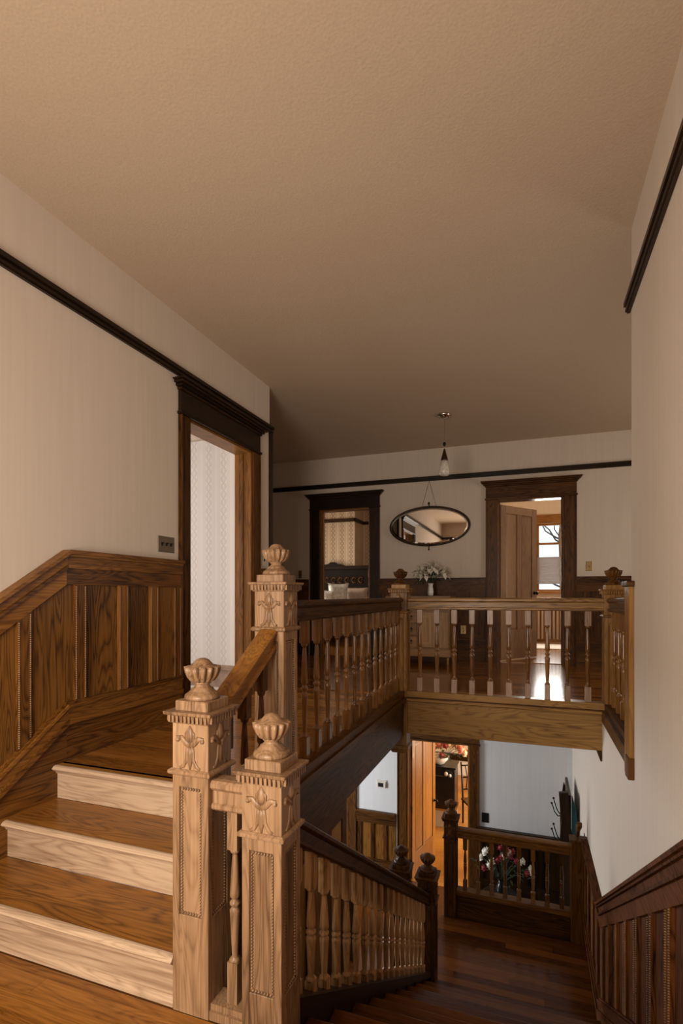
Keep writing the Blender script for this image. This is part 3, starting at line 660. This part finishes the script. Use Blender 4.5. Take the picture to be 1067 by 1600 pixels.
# ------------------------------------------------------------------ stairs
sx0, sx1 = XL+.026, -1.05
st = thing('staircase', 'three broad oak steps with pale risers climbing on the left', 'stairs', (-1.75, 1.5, ZLAND))
for i, y in enumerate(YN):
    z = ZLAND+(i+1)*R_; yr = y+.035
    xr = (-1.176, sx1, -1.18)[i]
    bev(MB().box(sx0, xr, yr, yr+.02, z-R_, z-.03).build('riser', PALE, st), .002, 1)
    ye = YN[i+1]+.036 if i < 2 else y+.085
    bev(MB().box(sx0, xr, y+.03, ye, z-.03, z).build('tread', TREAD, st), .002, 1)
    n = MB().sweep([(-.006, -.030), (.006, -.030), (.018, -.026), (.028, -.015), (.018, -.004), (.006, 0), (-.006, 0)], (sx0, y+.028, z), (xr, y+.028, z)); n.build('nosing', PALE, st)
    MB().sweep([(0, -.048), (.008, -.045), (.014, -.030), (0, -.030)], (sx0, yr, z), (xr, yr, z)).build('scotia', PALE, st)
MB().sweep([(0, 0), (.018, 0), (.016, .012), (.006, .022), (0, .026)], (sx0, YN[0]+.035, ZLAND), (-1.18, YN[0]+.035, ZLAND)).build('quarter_round', PALE, st)
MB().box(-1.075, -1.045, 1.646, 2.07, ZLAND-.2, .02).build('stringer', DOAK['Y'], st)
st = thing('staircase', 'dark oak flight of steps descending ahead to the lower landing', 'stairs', (-.15, 3.0, ZLOW))
for i in range(11):
    y = 1.56+i*T_; z = ZLAND-i*R_
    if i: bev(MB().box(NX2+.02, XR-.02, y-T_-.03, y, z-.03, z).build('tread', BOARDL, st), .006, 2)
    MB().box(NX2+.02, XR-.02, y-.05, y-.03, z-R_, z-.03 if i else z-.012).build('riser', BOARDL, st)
bev(MB().box(NX2-.07, XR, 1.50, 1.56, ZLAND-.03, ZLAND).build('nosing', BOARD, st), .008, 2)
st = thing('staircase', 'few dark steps turning left off the lower landing', 'stairs', (-1.4, 5.0, ZG))
for i in range(1, 5):
    z = ZLOW-i*R_; x = -.90-(i-1)*T_
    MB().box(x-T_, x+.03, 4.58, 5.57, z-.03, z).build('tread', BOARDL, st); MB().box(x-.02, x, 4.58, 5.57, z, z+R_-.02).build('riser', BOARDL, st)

# ------------------------------------------------------------------ windows
def window(name, label, x0, x1, z0, z1, y, mat, cols=1, casing_w=.1, s=-1, meet=.5):
    """sash window in a wall y=const, seen from the side s"""
    r = thing(name, label, 'window', ((x0+x1)/2, y, z0), kind='structure'); yy = (y, y+s*.03) if s > 0 else (y+s*.03, y)
    for a, b_ in ((x0-casing_w, x0), (x1, x1+casing_w)): MB().box(a, b_, yy[0], yy[1], z0-.02, z1).build('side_casing', mat['Z'], r)
    MB().box(x0-casing_w-.02, x1+casing_w+.02, min(y, y+s*.035), max(y, y+s*.035), z1, z1+.16).build('head_casing', mat['X'], r)
    MB().box(x0-casing_w-.03, x1+casing_w+.03, min(y, y+s*.07), max(y, y+s*.07), z0-.05, z0-.01).build('sill', mat['X'], r)
    zm = z0+(z1-z0)*meet
    for k, (za, zb, yo) in enumerate(((z0-.01, zm+.02, .04), (zm-.02, z1, .075))):
        ya, yb = sorted((y-s*yo, y-s*(yo+.03)))
        f = MB().box(x0, x0+.04, ya, yb, za, zb).box(x1-.04, x1, ya, yb, za, zb).box(x0+.04, x1-.04, ya, yb, za, za+.04).box(x0+.04, x1-.04, ya, yb, zb-.04, zb).build('sash', mat['Z'], r)
        MB().box(x0+.04, x1-.04, (ya+yb)/2-.002, (ya+yb)/2+.002, za+.04, zb-.04).build('pane', GLASS, f)
    return r
GLASS, nt_, b_ = new_mat('window_glass')
nt_.nodes.remove(b_)
_t = N(nt_, 'ShaderNodeBsdfTransparent'); _g = N(nt_, 'ShaderNodeBsdfGlossy', Roughness=.02); _m = N(nt_, 'ShaderNodeMixShader'); _m.inputs[0].default_value = .06
nt_.links.new(_t.outputs[0], _m.inputs[1]); nt_.links.new(_g.outputs[0], _m.inputs[2]); nt_.links.new(_m.outputs[0], nt_.nodes['Material Output'].inputs[0])
OW = {a: wood('window_oak_'+a.lower(), (.22, .09, .025), (.42, .20, .07), (.55, .30, .12), a, .35, .4) for a in 'XYZ'}
window('window_1', 'oak sash window with a half-drawn white blind past the far right doorway', .12, .57, .98, 2.29, 10.75, OW, meet=.70)
window('window_2', 'stair window behind the near landing', -1.80, -.44, .23, 1.73, -.70, OAK, s=1)
bl = thing('window_blind', 'white cellular blind drawn across the middle of the far window', 'blind', (.345, 10.70, 1.13))
sh = MB(); zz = 1.13
while zz < 1.62: sh.box(.125, .565, 10.765, 10.785, zz, zz+.019); zz += .02
sh.build('shade', SHADE, bl)
MB().box(.125, .565, 10.76, 10.79, 1.615, 1.635).build('top_bar', SHADE, bl); MB().box(.125, .565, 10.76, 10.79, 1.115, 1.13).build('bottom_bar', SHADE, bl)
def window_x(name, label, x, y0, y1, z0, z1, s):
    """sash window on a wall x = const; s = side the room lies on"""
    r = thing(name, label, 'window', (x, (y0+y1)/2, z0), kind='structure')
    def bx(nm, d0, d1, a, b_, c, d, mat, par=r): return MB().box(min(x+s*d0, x+s*d1), max(x+s*d0, x+s*d1), a, b_, c, d).build(nm, mat, par)
    for a, b_ in ((y0-.1, y0), (y1, y1+.1)): bx('side_casing', 0, .03, a, b_, z0, z1, OAK['Z'])
    bx('head_casing', 0, .035, y0-.12, y1+.12, z1, z1+.16, OAK['Y']); bx('sill', 0, .07, y0-.13, y1+.13, z0-.04, z0, OAK['Y'])
    zm = (z0+z1)/2
    for za, zb in ((z0, zm), (zm, z1)):
        f = bx('sash', .004, .02, y0, y0+.04, za, zb, OAK['Z']); bx('sash_stile', .004, .02, y1-.04, y1, za, zb, OAK['Z'], f); bx('sash_rail', .004, .02, y0+.04, y1-.04, za, za+.04, OAK['Y'], f)
        bx('sash_rail', .004, .02, y0+.04, y1-.04, zb-.04, zb, OAK['Y'], f); bx('pane', .002, .006, y0+.04, y1-.04, za+.04, zb-.04, GLASSW, f)
    return r
window_x('window_3', 'oak sash window in the left bedroom', -5, 2.5, 3.7, .65, 2.15, 1)
window_x('added_window_4', 'added oak sash window for the fill light at the right end of the upper hall', 3, 5.1, 6.1, .6, 2.0, -1)  # unseen frame put in to go with the hall fill light
window_x('added_window_5', 'added oak sash window for the entry light in the lower hall', -5, 5.4, 6.4, -2.7, -1.1, 1)  # unseen frame added where the lower hall light sits
window_x('added_window_6', 'added oak sash window for the fill light in the room with the carved bed', -5, 8.7, 9.7, .8, 2.2, 1)  # no window known here; frame added around the bedroom fill
window_x('added_window_7', 'added oak sash window for the fill light in the parlour', 1.2, 9.2, 10.8, -2.7, -1.1, -1)  # invented frame that gives the parlour fill light an opening
# bare tree outside the window
tr_ = thing('tree', 'bare winter tree outside the far window', 'tree', (.9, 15, -3.5))
tk = MB().tube([(.9, 15, -3.5), (.95, 15, 0), (.8, 15, 2.5), (1.0, 15, 5)], [.22, .17, .10, .03], 8)
for i in range(26):
    z = random.uniform(.2, 3.6); x = .9; p = [Vector((x, 15, z))]
    dv = Vector((random.uniform(-1, 1), random.uniform(-.5, .5), random.uniform(.1, .7))).normalized()
    for k in range(5): p.append(p[-1]+dv*.32); dv = (dv+Vector((random.uniform(-.5, .5), random.uniform(-.3, .3), random.uniform(-.3, .4)))).normalized()
    tk.tube(p, [.030, .024, .019, .014, .010, .005], 5)
tk.build('branches', BARK, tr_)
S('ground', MB().box(-20, 20, 11.5, 40, -3.6, -3.5), plain('yard_grass', (.25, .26, .18), .9, 0, .3, 2), 'pale ground outside the far window', 'ground')

# ------------------------------------------------------------------ oval mirror, lamp
mr = thing('oval_mirror', 'wide oval mirror in a thin dark frame hung by wires on the far wall', 'mirror', (-1.33, YF, 1.60))
cx, cz_ = -1.33, 1.865; A, B = .535, .250; n = 64; yb = YF-.03
fr = MB(); prof = [(0, -.012), (.026, -.012), (.032, .004), (.022, .020), (.006, .018), (0, .008)]
vs_ = []; fs = []
for i in range(n):
    t = 2*math.pi*i/n
    for q, e in prof: vs_.append((cx+(A+q)*math.cos(t), yb-e, cz_+(B+q)*math.sin(t)))
k = len(prof)
for i in range(n):
    j = (i+1) % n
    for a in range(k): c = (a+1) % k; fs.append((i*k+a, i*k+c, j*k+c, j*k+a))
fr.add(vs_, fs, True).build('frame', BLK['X'], mr)
g = MB(); g.add([(cx+(A+.002)*math.cos(2*math.pi*i/n), yb, cz_+(B+.002)*math.sin(2*math.pi*i/n)) for i in range(n)]+[(cx+(A-.02)*math.cos(2*math.pi*i/n), yb-.004, cz_+(B-.02)*math.sin(2*math.pi*i/n)) for i in range(n)],
          [(i, (i+1) % n, n+(i+1) % n, n+i) for i in range(n)]+[tuple(range(n, 2*n))]); g.build('mirror_glass', MIRROR, mr)
MB().tube([(cx, yb-.005, cz_+B+.02), (cx, yb-.012, cz_+B+.05), (cx, yb-.018, cz_+B+.06), (cx, yb-.02, cz_+B+.085)], [.006, .006, .018, .004], 8).build('hook', IRON, mr)
MB().tube([(cx, yb-.005, cz_-B-.02), (cx, yb-.012, cz_-B-.06), (cx, yb-.012, cz_-B-.085)], [.006, .006, .013], 8).build('drop_finial', IRON, mr)
for s in (-1, 1): MB().tube([(cx+s*.10, yb, cz_+B+.02), (cx, YF-.02, 2.50)], .0015, 5).build('wire', IRON, mr)

px_, py_ = -.915, 5.92
lp = thing('pendant_lamp', 'small pendant lamp with dark cone and frosted teardrop glass under the ceiling', 'lamp', (px_, py_, 2.25))
MB().lathe([(.075, 0), (.078, -.012), (.060, -.030), (.030, -.040), (.010, -.044)][::-1], px_, py_, ZC, 24).build('canopy', CHROME, lp)
for a in range(4): MB().ball((px_+.055*math.cos(a*1.57), py_+.055*math.sin(a*1.57), ZC-.03), .010).build('screw', CHROME, lp)
MB().tube([(px_, py_, ZC-.04), (px_, py_, 2.52)], .0013, 6).build('cord', BRASS, lp)
MB().ball((px_, py_, 2.615), .018, .018, .026).build('switch', IRON, lp)
MB().lathe([(.041, 2.425), (.040, 2.44), (.018, 2.52), (.008, 2.56)], px_, py_, 0, 20).build('cone', BLK['Z'], lp)
MB().lathe([(.020, 2.255), (.050, 2.262), (.066, 2.290), (.064, 2.325), (.052, 2.375), (.041, 2.428)], px_, py_, 0, 24, 12, .05).build('glass_shade', GLASSW, lp)

# ------------------------------------------------------------------ switch plates, thermostat
def plate(name, label, cat, O, d, n, wd, ht, mat, toggles, tm):
    """wall plate centred on O"""
    O = Vector(O); d = Vector(d); n = Vector(n); u = Vector((0, 0, 1))
    r = thing(name, label, cat, O)
    def bx(c, a, h_, t0, t1): return MB().prism([c-d*a-u*h_+n*t0, c+d*a-u*h_+n*t0, c+d*a+u*h_+n*t0, c-d*a+u*h_+n*t0], n*(t1-t0))
    bev(bx(O, wd/2, ht/2, 0, .006).build('plate', mat, r), .003, 2)
    for k, (a, z) in enumerate(toggles):
        c = O+d*a+u*z; t = bx(c, .006, .012, .006, .009).build('slot', IRON, r); MB().tube([c+n*.006, c+n*.02+u*.010], [.005, .004], 6).build('toggle', tm, t)
    return r
plate('switch_plate', 'bronze triple switch plate above the wainscot beside the left doorway', 'switch', (XL, 3.005, 1.262), (0, 1, 0), (1, 0, 0), .170, .112, PLATE, [(-.046, 0), (0, 0), (.046, 0)], IRON)
plate('switch_plate', 'small pale switch plate between the left doorway and the wall corner', 'switch', (XL, 4.43, 1.24), (0, 1, 0), (1, 0, 0), .075, .115, IVORY, [(0, 0)], IRON)
plate('switch_plate', 'dark switch plate on the far wall left of the bed doorway', 'switch', (-3.31, YF, 1.22), (1, 0, 0), (0, -1, 0), .055, .115, BRASS, [(0, 0)], IRON)
plate('switch_plate', 'brass dimmer plate on the far wall right of the open door', 'switch', (.70, YF, 1.27), (1, 0, 0), (0, -1, 0), .075, .12, BRASS, [(0, 0)], IVORY)
plate('switch_plate', 'black switch plate on the white wall downstairs', 'switch', (-.60, YLOWF, -2.25), (1, 0, 0), (0, -1, 0), .095, .14, BLACK, [(0, 0)], IRON)
plate('switch_plate', 'dark switch plate on the right wall above the lower landing', 'switch', (XR, 5.9, -1.66), (0, 1, 0), (-1, 0, 0), .10, .17, IRON, [(0, 0)], IRON)
plate('outlet', 'bronze outlet on the far wainscot behind the gallery balusters', 'outlet', (-1.00+.14, YF-.02, .43), (1, 0, 0), (0, -1, 0), .075, .12, BRASS, [(0, .02), (0, -.02)], IVORY)
th = thing('thermostat', 'white thermostat with a dark display on the lower hall wall', 'thermostat', (-2.12, YLOWF, -1.97))
bev(MB().box(-2.19, -2.05, YLOWF-.025, YLOWF, -2.015, -1.925).build('body', IVORY, th), .006, 2)
MB().box(-2.17, -2.09, YLOWF-.028, YLOWF-.024, -2.0, -1.94).build('display', BLACK, th)
MB().box(-2.20, -2.04, YLOWF-.01, YLOWF, -1.925, -1.905).build('wall_plate', IVORY, th)

# ------------------------------------------------------------------ hall cabinet with drawers
cb = thing('cabinet', 'oak hall cabinet with drawers and a pale panelled door behind the gallery railing', 'cabinet', (-1.36, 6.98, 0))
c0, c1, f0, f1 = -1.80, -.975, 6.74, 7.20
bev(MB().box(c0, c1, f0, f1, .13, .86).build('body', CABIN, cb), .004, 1)
bev(MB().box(c0-.02, c1+.02, f0-.03, f1, .86, .895).build('top', CABIN, cb), .006, 2)
bev(MB().box(c0-.012, c1+.012, f0-.016, f1, .10, .20).build('plinth', CABIN, cb), .004, 1)
for x in (c0+.03, c1-.03):
    for y in (f0+.03, f1-.04): MB().tube([(x, y, .10), (x, y, .05), (x, y, .02), (x, y, 0)], [.022, .014, .016, .018], 8).build('leg', CABIN, cb)
for x0_, x1_, z0_, z1_ in ((c0+.02, c0+.40, .70, .84), (c0+.42, c1-.02, .70, .84), (c0+.02, c0+.40, .54, .68), (c0+.02, c0+.40, .38, .52), (c0+.02, c0+.40, .22, .36)):
    dw = bev(MB().box(x0_, x1_, f0-.014, f0, z0_, z1_).build('drawer', CABIN, cb), .005, 2)
    for x in ((x0_+.09, x1_-.07)):
        MB().ball((x, f0-.026, (z0_+z1_)/2+.015), .014).tube([(x-.014, f0-.024, (z0_+z1_)/2), (x, f0-.03, (z0_+z1_)/2-.03), (x+.014, f0-.024, (z0_+z1_)/2)], .004, 6).build('pull', IRON, dw)
dr = bev(MB().box(c0+.42, c1-.02, f0-.012, f0, .22, .68).build('door', CABDOOR, cb), .004, 1)
for x0_, x1_ in ((c0+.46, c0+.585), (c0+.625, c1-.06)):
    fm = MB().box(x0_, x0_+.018, f0-.022, f0-.012, .27, .63).box(x1_-.018, x1_, f0-.022, f0-.012, .27, .63).box(x0_+.018, x1_-.018, f0-.022, f0-.012, .27, .288).box(x0_+.018, x1_-.018, f0-.022, f0-.012, .612, .63); fm.build('panel_frame', CABDOOR, dr)
MB().ball((c0+.44, f0-.026, .46), .013).build('knob', IRON, dr)

# ------------------------------------------------------------------ flowers
def petal(mb, c, dirv, L, wd, cup=.3):
    d = Vector(dirv).normalized(); up = Vector((0, 0, 1)) if abs(d.z) < .9 else Vector((1, 0, 0)); a = d.cross(up).normalized(); b_ = a.cross(d).normalized(); c = Vector(c)
    q = [c, c+d*L*.5+a*wd/2+b_*L*cup*.3, c+d*L-b_*L*cup*.4, c+d*L*.5-a*wd/2+b_*L*cup*.3, c+d*L*.5+b_*L*cup*.15]
    mb.add(q, [(0, 1, 4), (1, 2, 4), (2, 3, 4), (3, 0, 4)], True)
def bouquet(name, label, base, Hh, rad, blooms, leafs, seed, leafmat=GREEN, leafL=.09):
    """blooms: [(material, count, size, kind)]"""
    rnd = random.Random(seed); r = thing(name, label, 'flowers', base); B_ = Vector(base)
    stem = MB(); lf = MB(); heads = []
    for mat, cnt, size, kind in blooms:
        for i in range(cnt):
            a = rnd.uniform(0, 6.28); k = rnd.uniform(.15, 1); h_ = Hh*(1-.55*k*k)*rnd.uniform(.85, 1.05)
            p = B_+Vector((rad*k*math.cos(a), rad*k*math.sin(a)*.8, h_)); stem.tube([B_, (B_+p)/2+Vector((0, 0, .03)), p], .003, 5); heads.append((p, mat, size, kind))
    for i in range(leafs):
        a = rnd.uniform(0, 6.28); k = rnd.uniform(.2, 1.05); p = B_+Vector((rad*k*math.cos(a), rad*k*math.sin(a)*.8, Hh*rnd.uniform(.25, .95)*(1-.45*k*k)))
        petal(lf, p, (math.cos(a), math.sin(a), rnd.uniform(-.6, .7)), leafL*rnd.uniform(.7, 1.2), leafL*.42, .4)
    stem.build('stems', GREEN, r); lf.build('leaves', leafmat, r)
    for p, mat, size, kind in heads:
        mb = MB(); ax = Vector((p.x-B_.x, p.y-B_.y-.12, .10)).normalized()            # blooms face out of the bunch
        e1 = ax.cross(Vector((0, 0, 1))).normalized(); e2 = e1.cross(ax)
        if kind == 'lily':
            for i in range(6):
                a = i*1.047+rnd.uniform(-.1, .1); petal(mb, p, ax*.55+e1*math.cos(a)+e2*math.sin(a), size, size*.48, .4)
            mb.ball(p+ax*size*.2, size*.1)
        else:
            for ring, (rr, cnt, el) in enumerate(((.95, 7, .25), (.75, 6, .7), (.5, 5, 1.4))):
                for i in range(cnt):
                    a = 6.28*i/cnt+ring*.5; petal(mb, p, ax*el+e1*math.cos(a)+e2*math.sin(a), size*rr, size*.7, -.3)
            mb.ball(p+ax*size*.2, size*.45, size*.45, size*.45, 8, 5)
        mb.build('bloom', mat, r)
    return r
vz = thing('vase', 'small white patterned vase on the hall cabinet', 'vase', (-1.255, 6.93, .895))
MB().lathe([(.030, 0), (.036, .01), (.040, .05), (.034, .10), (.028, .13), (.036, .155), (.038, .16), (.030, .155)], -1.255, 6.93, .895, 20).build('body', CERAM, vz)
MB().lathe([(.038, .157), (.040, .160), (.038, .165), (.034, .162)], -1.255, 6.93, .895, 20).build('rim', CERAM, vz)
bouquet('flower_bouquet', 'white lilies with dark leaves in the vase on the hall cabinet', (-1.255, 6.93, 1.04), .25, .20, [(PETW, 13, .125, 'lily')], 46, 3)
# table with flowers on the lower hall floor
ft = thing('side_table', 'dark round side table behind the lower landing railing', 'table', (-.33, 6.6, ZG))
MB().lathe([(.22, .62), (.24, .63), (.24, .655), (.22, .66)], -.33, 6.6, ZG, 24).build('table_top', BLK['X'], ft)
MB().lathe([(.04, .02), (.03, .1), (.045, .3), (.025, .5), (.05, .62)], -.33, 6.6, ZG, 12).build('pedestal', BLK['Z'], ft)
for a in range(3): MB().tube([(-.33, 6.6, ZG+.12), (-.33+.12*math.cos(a*2.09), 6.6+.12*math.sin(a*2.09), ZG+.10), (-.33+.2*math.cos(a*2.09), 6.6+.2*math.sin(a*2.09), ZG+.015)], [.02, .018, .014], 6).build('foot', BLK['Z'], ft)
vz = thing('vase', 'dark vase on the side table downstairs', 'vase', (-.33, 6.6, ZG+.66))
MB().lathe([(.04, 0), (.05, .02), (.065, .08), (.045, .15), (.035, .17), (.042, .19)], -.33, 6.6, ZG+.66, 16).build('body', BLACK, vz)
MB().lathe([(.042, .188), (.046, .192), (.042, .197), (.036, .192)], -.33, 6.6, ZG+.66, 16).build('rim', BLACK, vz)
bouquet('flower_bouquet', 'white and dark red flowers seen through the lower landing balusters', (-.33, 6.6, ZG+.82), .40, .34, [(PETW, 13, .055, 'rose'), (PETR, 12, .05, 'rose')], 50, 11, leafL=.07)

# ------------------------------------------------------------------ hall tree downstairs
ht = thing('hall_tree', 'dark wooden hall tree with iron hooks against the right wall downstairs', 'coat stand', (.45, 6.7, ZG))
ha = [(.36, 6.55), (.50, 6.55)]
MB().prism([(.33, 6.50, ZG), (.46, 6.50, ZG), (.46, 6.50, -2.0), (.44, 6.50, -1.75), (.41, 6.50, -1.37), (.31, 6.50, -1.39), (.335, 6.50, -1.72), (.32, 6.50, -1.95)], (0, .06, 0)).build('side_post', BLK['Z'], ht)
MB().prism([(.36, 7.2, ZG), (.46, 7.2, ZG), (.46, 7.2, -1.6), (.40, 7.2, -1.5), (.36, 7.2, -1.8)], (0, .06, 0)).build('side_post', BLK['Z'], ht)
MB().box(.415, .445, 6.56, 7.2, -2.9, -1.42).build('back_board', BLK['Z'], ht)
MB().prism([(.445, 6.45, -2.1), (.50, 6.45, -2.0), (.51, 6.45, -1.8), (.49, 6.45, -1.55), (.455, 6.45, -1.40), (.445, 6.45, -1.40)], (0, .05, 0)).build('mirror_pane', TEAL, ht)
bev(MB().box(.10, .50, 6.50, 7.26, ZG+.42, ZG+.47).build('seat', BLK['Y'], ht), .006, 2)
for y in (6.52, 7.2): MB().box(.12, .17, y, y+.05, ZG, ZG+.42).build('leg', BLK['Z'], ht)
for z in (-1.60, -1.90):
    for y in (6.53,):
        hk = MB().tube([(.325, y, z-.06), (.30, y, z-.065), (.265, y, z-.02), (.245, y, z+.05), (.235, y, z+.07)], [.007, .007, .006, .006, .006], 6)
        hk.tube([(.325, y, z-.04), (.295, y, z+.0), (.275, y, z+.06), (.255, y, z+.13)], [.007, .006, .006, .006], 6)
        hk.ball((.235, y, z+.075), .014, n=6, m=4).ball((.255, y, z+.135), .014, n=6, m=4); hk.build('coat_hook', IRON, ht)

# ------------------------------------------------------------------ parlour: black cabinet, flowers, chair
pc = thing('console_cabinet', 'black cabinet on a white base in the parlour past the lower doorway', 'cabinet', (-1.72, 9.9, ZG))
bev(MB().box(-2.3, -1.31, 9.7, 10.15, ZG+.34, ZG+1.10).build('body', BLACK, pc), .006, 2)
bev(MB().box(-2.32, -1.29, 9.68, 10.17, ZG+1.10, ZG+1.13).build('top', BLACK, pc), .004, 1)
MB().box(-2.3, -1.31, 9.72, 10.13, ZG, ZG+.32).build('base', IVORY, pc); MB().box(-2.32, -1.29, 9.69, 10.15, ZG+.31, ZG+.34).build('base_ledge', OW['X'], pc)
MB().box(-2.28, -1.33, 9.695, 9.70, ZG+.95, ZG+.962).build('shelf_edge', PLATE, pc)
bw = thing('bowl', 'white oval bowl holding the parlour roses', 'bowl', (-1.62, 9.85, ZG+1.13))
MB().lathe([(.06, 0), (.10, .02), (.16, .09), (.19, .15), (.18, .155), (.15, .10)], -1.62, 9.85, ZG+1.13, 24).build('body', CERAM, bw)
MB().lathe([(.05, -.0), (.07, .004), (.06, .02)], -1.62, 9.85, ZG+1.13, 16).build('foot', CERAM, bw)
bouquet('flower_bouquet', 'big bunch of pink, cream and red roses on the black parlour cabinet', (-1.52, 9.80, ZG+1.22), .38, .42, [(PETP, 9, .12, 'rose'), (PETC, 9, .09, 'rose'), (PETR, 5, .085, 'rose')], 40, 5, leafL=.12)
dc = thing('figurine', 'small white ornament standing in front of the black cabinet', 'ornament', (-1.42, 9.62, ZG+.97))
MB().box(-1.50, -1.34, 9.60, 9.695, ZG+.96, ZG+.975).build('shelf', BLACK, dc); MB().ball((-1.46, 9.64, ZG+1.02), .035, .03, .045).ball((-1.39, 9.64, ZG+1.0), .03, .03, .03).build('body', CERAM, dc)
ch = thing('chair', 'dark wooden chair with lattice back beside the black cabinet', 'chair', (-.93, 9.95, ZG), rz=.5)
for x in (-.2, .2):
    MB().tube([(x, .2, 0), (x, .2, .45), (x, .24, .8), (x, .30, 1.12)], [.018, .02, .018, .014], 8).build('leg', BLK['Z'], ch, True); MB().tube([(x, -.2, 0), (x, -.2, .45)], [.015, .02], 8).build('leg', BLK['Z'], ch, True)
bev(MB().box(-.23, .23, -.23, .23, .43, .47).build('seat', DOAK['X'], ch, True), .01, 2)
for z in (.62, .84, 1.06): MB().tube([(-.2, .225+(z-.5)*.1, z), (.2, .225+(z-.5)*.1, z)], .014, 6).build('rail', BLK['X'], ch, True)
for x in (-.12, -.04, .04, .12): MB().tube([(x, .237, .62), (x+.03, .26, .84), (x, .282, 1.06)], .010, 6).build('lattice_slat', DOAK['Z'], ch, True)

# ------------------------------------------------------------------ bed past the far left door
bd = thing('bed', 'tall dark carved bed with a crested headboard past the far left doorway', 'bed', (-4.05, 9.6, 0))
hx0, hx1, hy = -4.85, -3.24, 10.56
MB().box(hx0, hx1, hy, hy+.05, .3, 1.45).build('headboard', EBON, bd)
bev(MB().box(hx0-.05, hx1+.05, hy-.05, hy+.08, 1.45, 1.53).build('crest_rail', EBON, bd), .012, 2)
MB().prism([(-4.05+a, hy-.02, 1.53+z) for a, z in ((-.30, 0), (.30, 0), (.20, .03), (.10, .045), (.05, .085), (-.05, .085), (-.10, .045), (-.20, .03))], (0, .06, 0)).build('crest', EBON, bd)
cvg = MB()
for i in range(9):
    for s in (-1, 1):
        x = -4.7+i*.155; cvg.tube([(x, hy-.005, 1.22), (x+.05, hy-.015, 1.22+s*.06), (x+.10, hy-.015, 1.22+s*.05), (x+.09, hy-.01, 1.22+s*.01)], [.012, .016, .014, .008], 6)
cvg.build('carved_band', DOAK['X'], bd)
for x in (hx0-.03, hx1+.03):
    MB().lathe([(.045, 0), (.045, .5), (.03, .55), (.045, .62), (.03, .70), (.042, .85), (.030, 1.0), (.022, 1.08), (.034, 1.16), (.024, 1.25), (.04, 1.32), (.04, 1.45)], x, hy+.0, 0, 12).build('post', DOAK['Z'], bd)
    MB().box(x-.02, x+.02, 8.6, hy, .30, .50).build('side_rail', BLK['Y'], bd)
    MB().lathe([(.045, 0), (.045, .5), (.03, .55), (.045, .62)], x, 8.6, 0, 12).build('post', DOAK['Z'], bd)
bev(MB().box(hx0, hx1, 8.62, hy-.005, .40, .74).build('mattress', QUILT, bd), .06, 4)
def pillow(label, c, sx, sy, sz, tilt, mat, rz=0, ears=.25):
    r = thing('pillow', label, 'pillow', c, 'pillows on the carved bed', rz=rz); mb = MB(); n = 12; vs_ = []; fs = []
    for side in (1, -1):
        for i in range(n+1):
            for j in range(n+1):
                u, v = i/n*2-1, j/n*2-1; puff = ((1-u**4)*(1-v**4))**.6; pin = 1-.10*(1-abs(v))*(abs(u)**3)-0.0
                x = u*sx*(1-.12*(1-v*v)*abs(u)**2); z = v*sz*(1-.12*(1-u*u)*abs(v)**2); y = side*sy*puff
                vs_.append((x, y*math.cos(tilt)-z*math.sin(tilt), y*math.sin(tilt)+z*math.cos(tilt)+sz))
    m = (n+1)*(n+1)
    for s in (0, 1):
        for i in range(n):
            for j in range(n):
                q = (s*m+i*(n+1)+j, s*m+(i+1)*(n+1)+j, s*m+(i+1)*(n+1)+j+1, s*m+i*(n+1)+j+1); fs.append(q if s else q[::-1])
    mb.add(vs_, fs, True).build('cover', mat, r, True)
    pp = []
    for i in range(4*n):
        k, t = divmod(i, n); u, v = ((t/n*2-1, -1), (1, t/n*2-1), (1-t/n*2, 1), (-1, 1-t/n*2))[k]
        x = u*sx*(1-.12*(1-v*v)*abs(u)**2); z = v*sz*(1-.12*(1-u*u)*abs(v)**2); pp.append((x, -z*math.sin(tilt), z*math.cos(tilt)+sz))
    MB().tube(pp+[pp[0]], .008, 5).build('piping', mat, r, True)
    return r
pillow('patterned white square cushion on the carved bed', (-3.55, 9.55, .735), .20, .10, .20, .25, PILW, .45)
pillow('plump taupe pillow at the right of the carved bed', (-3.27, 9.86, .735), .24, .13, .16, .35, PILT, .15)
pillow('small white and black cushion left of the square cushion', (-3.70, 9.42, .735), .11, .06, .13, .25, PILW, .3)

# ------------------------------------------------------------------ slatted rack and patch in the guest room
rk = thing('slatted_bench', 'reddish wooden slatted rack under the far window', 'rack', (.36, 10.4, 0))
for i in range(9): MB().box(.10+i*.065, .13+i*.065, 10.36, 10.40, .06, .62).build('slat', OAK['Z'], rk)
for z in (.03, .62): MB().box(.07, .67, 10.34, 10.42, z, z+.05).build('rail', OAK['X'], rk)
for x in (.08, .66): MB().box(x-.02, x+.02, 10.34, 10.42, 0, .66).build('leg', OAK['Z'], rk)
rg = tag(bev(MB().box(.05, .75, 9.3, 10.2, 0, .010).build('patch', RUG), .004, 1), 'pale patch on the floor past the far right doorway', 'patch')  # thin pale slab laid on the floor in front of the rack
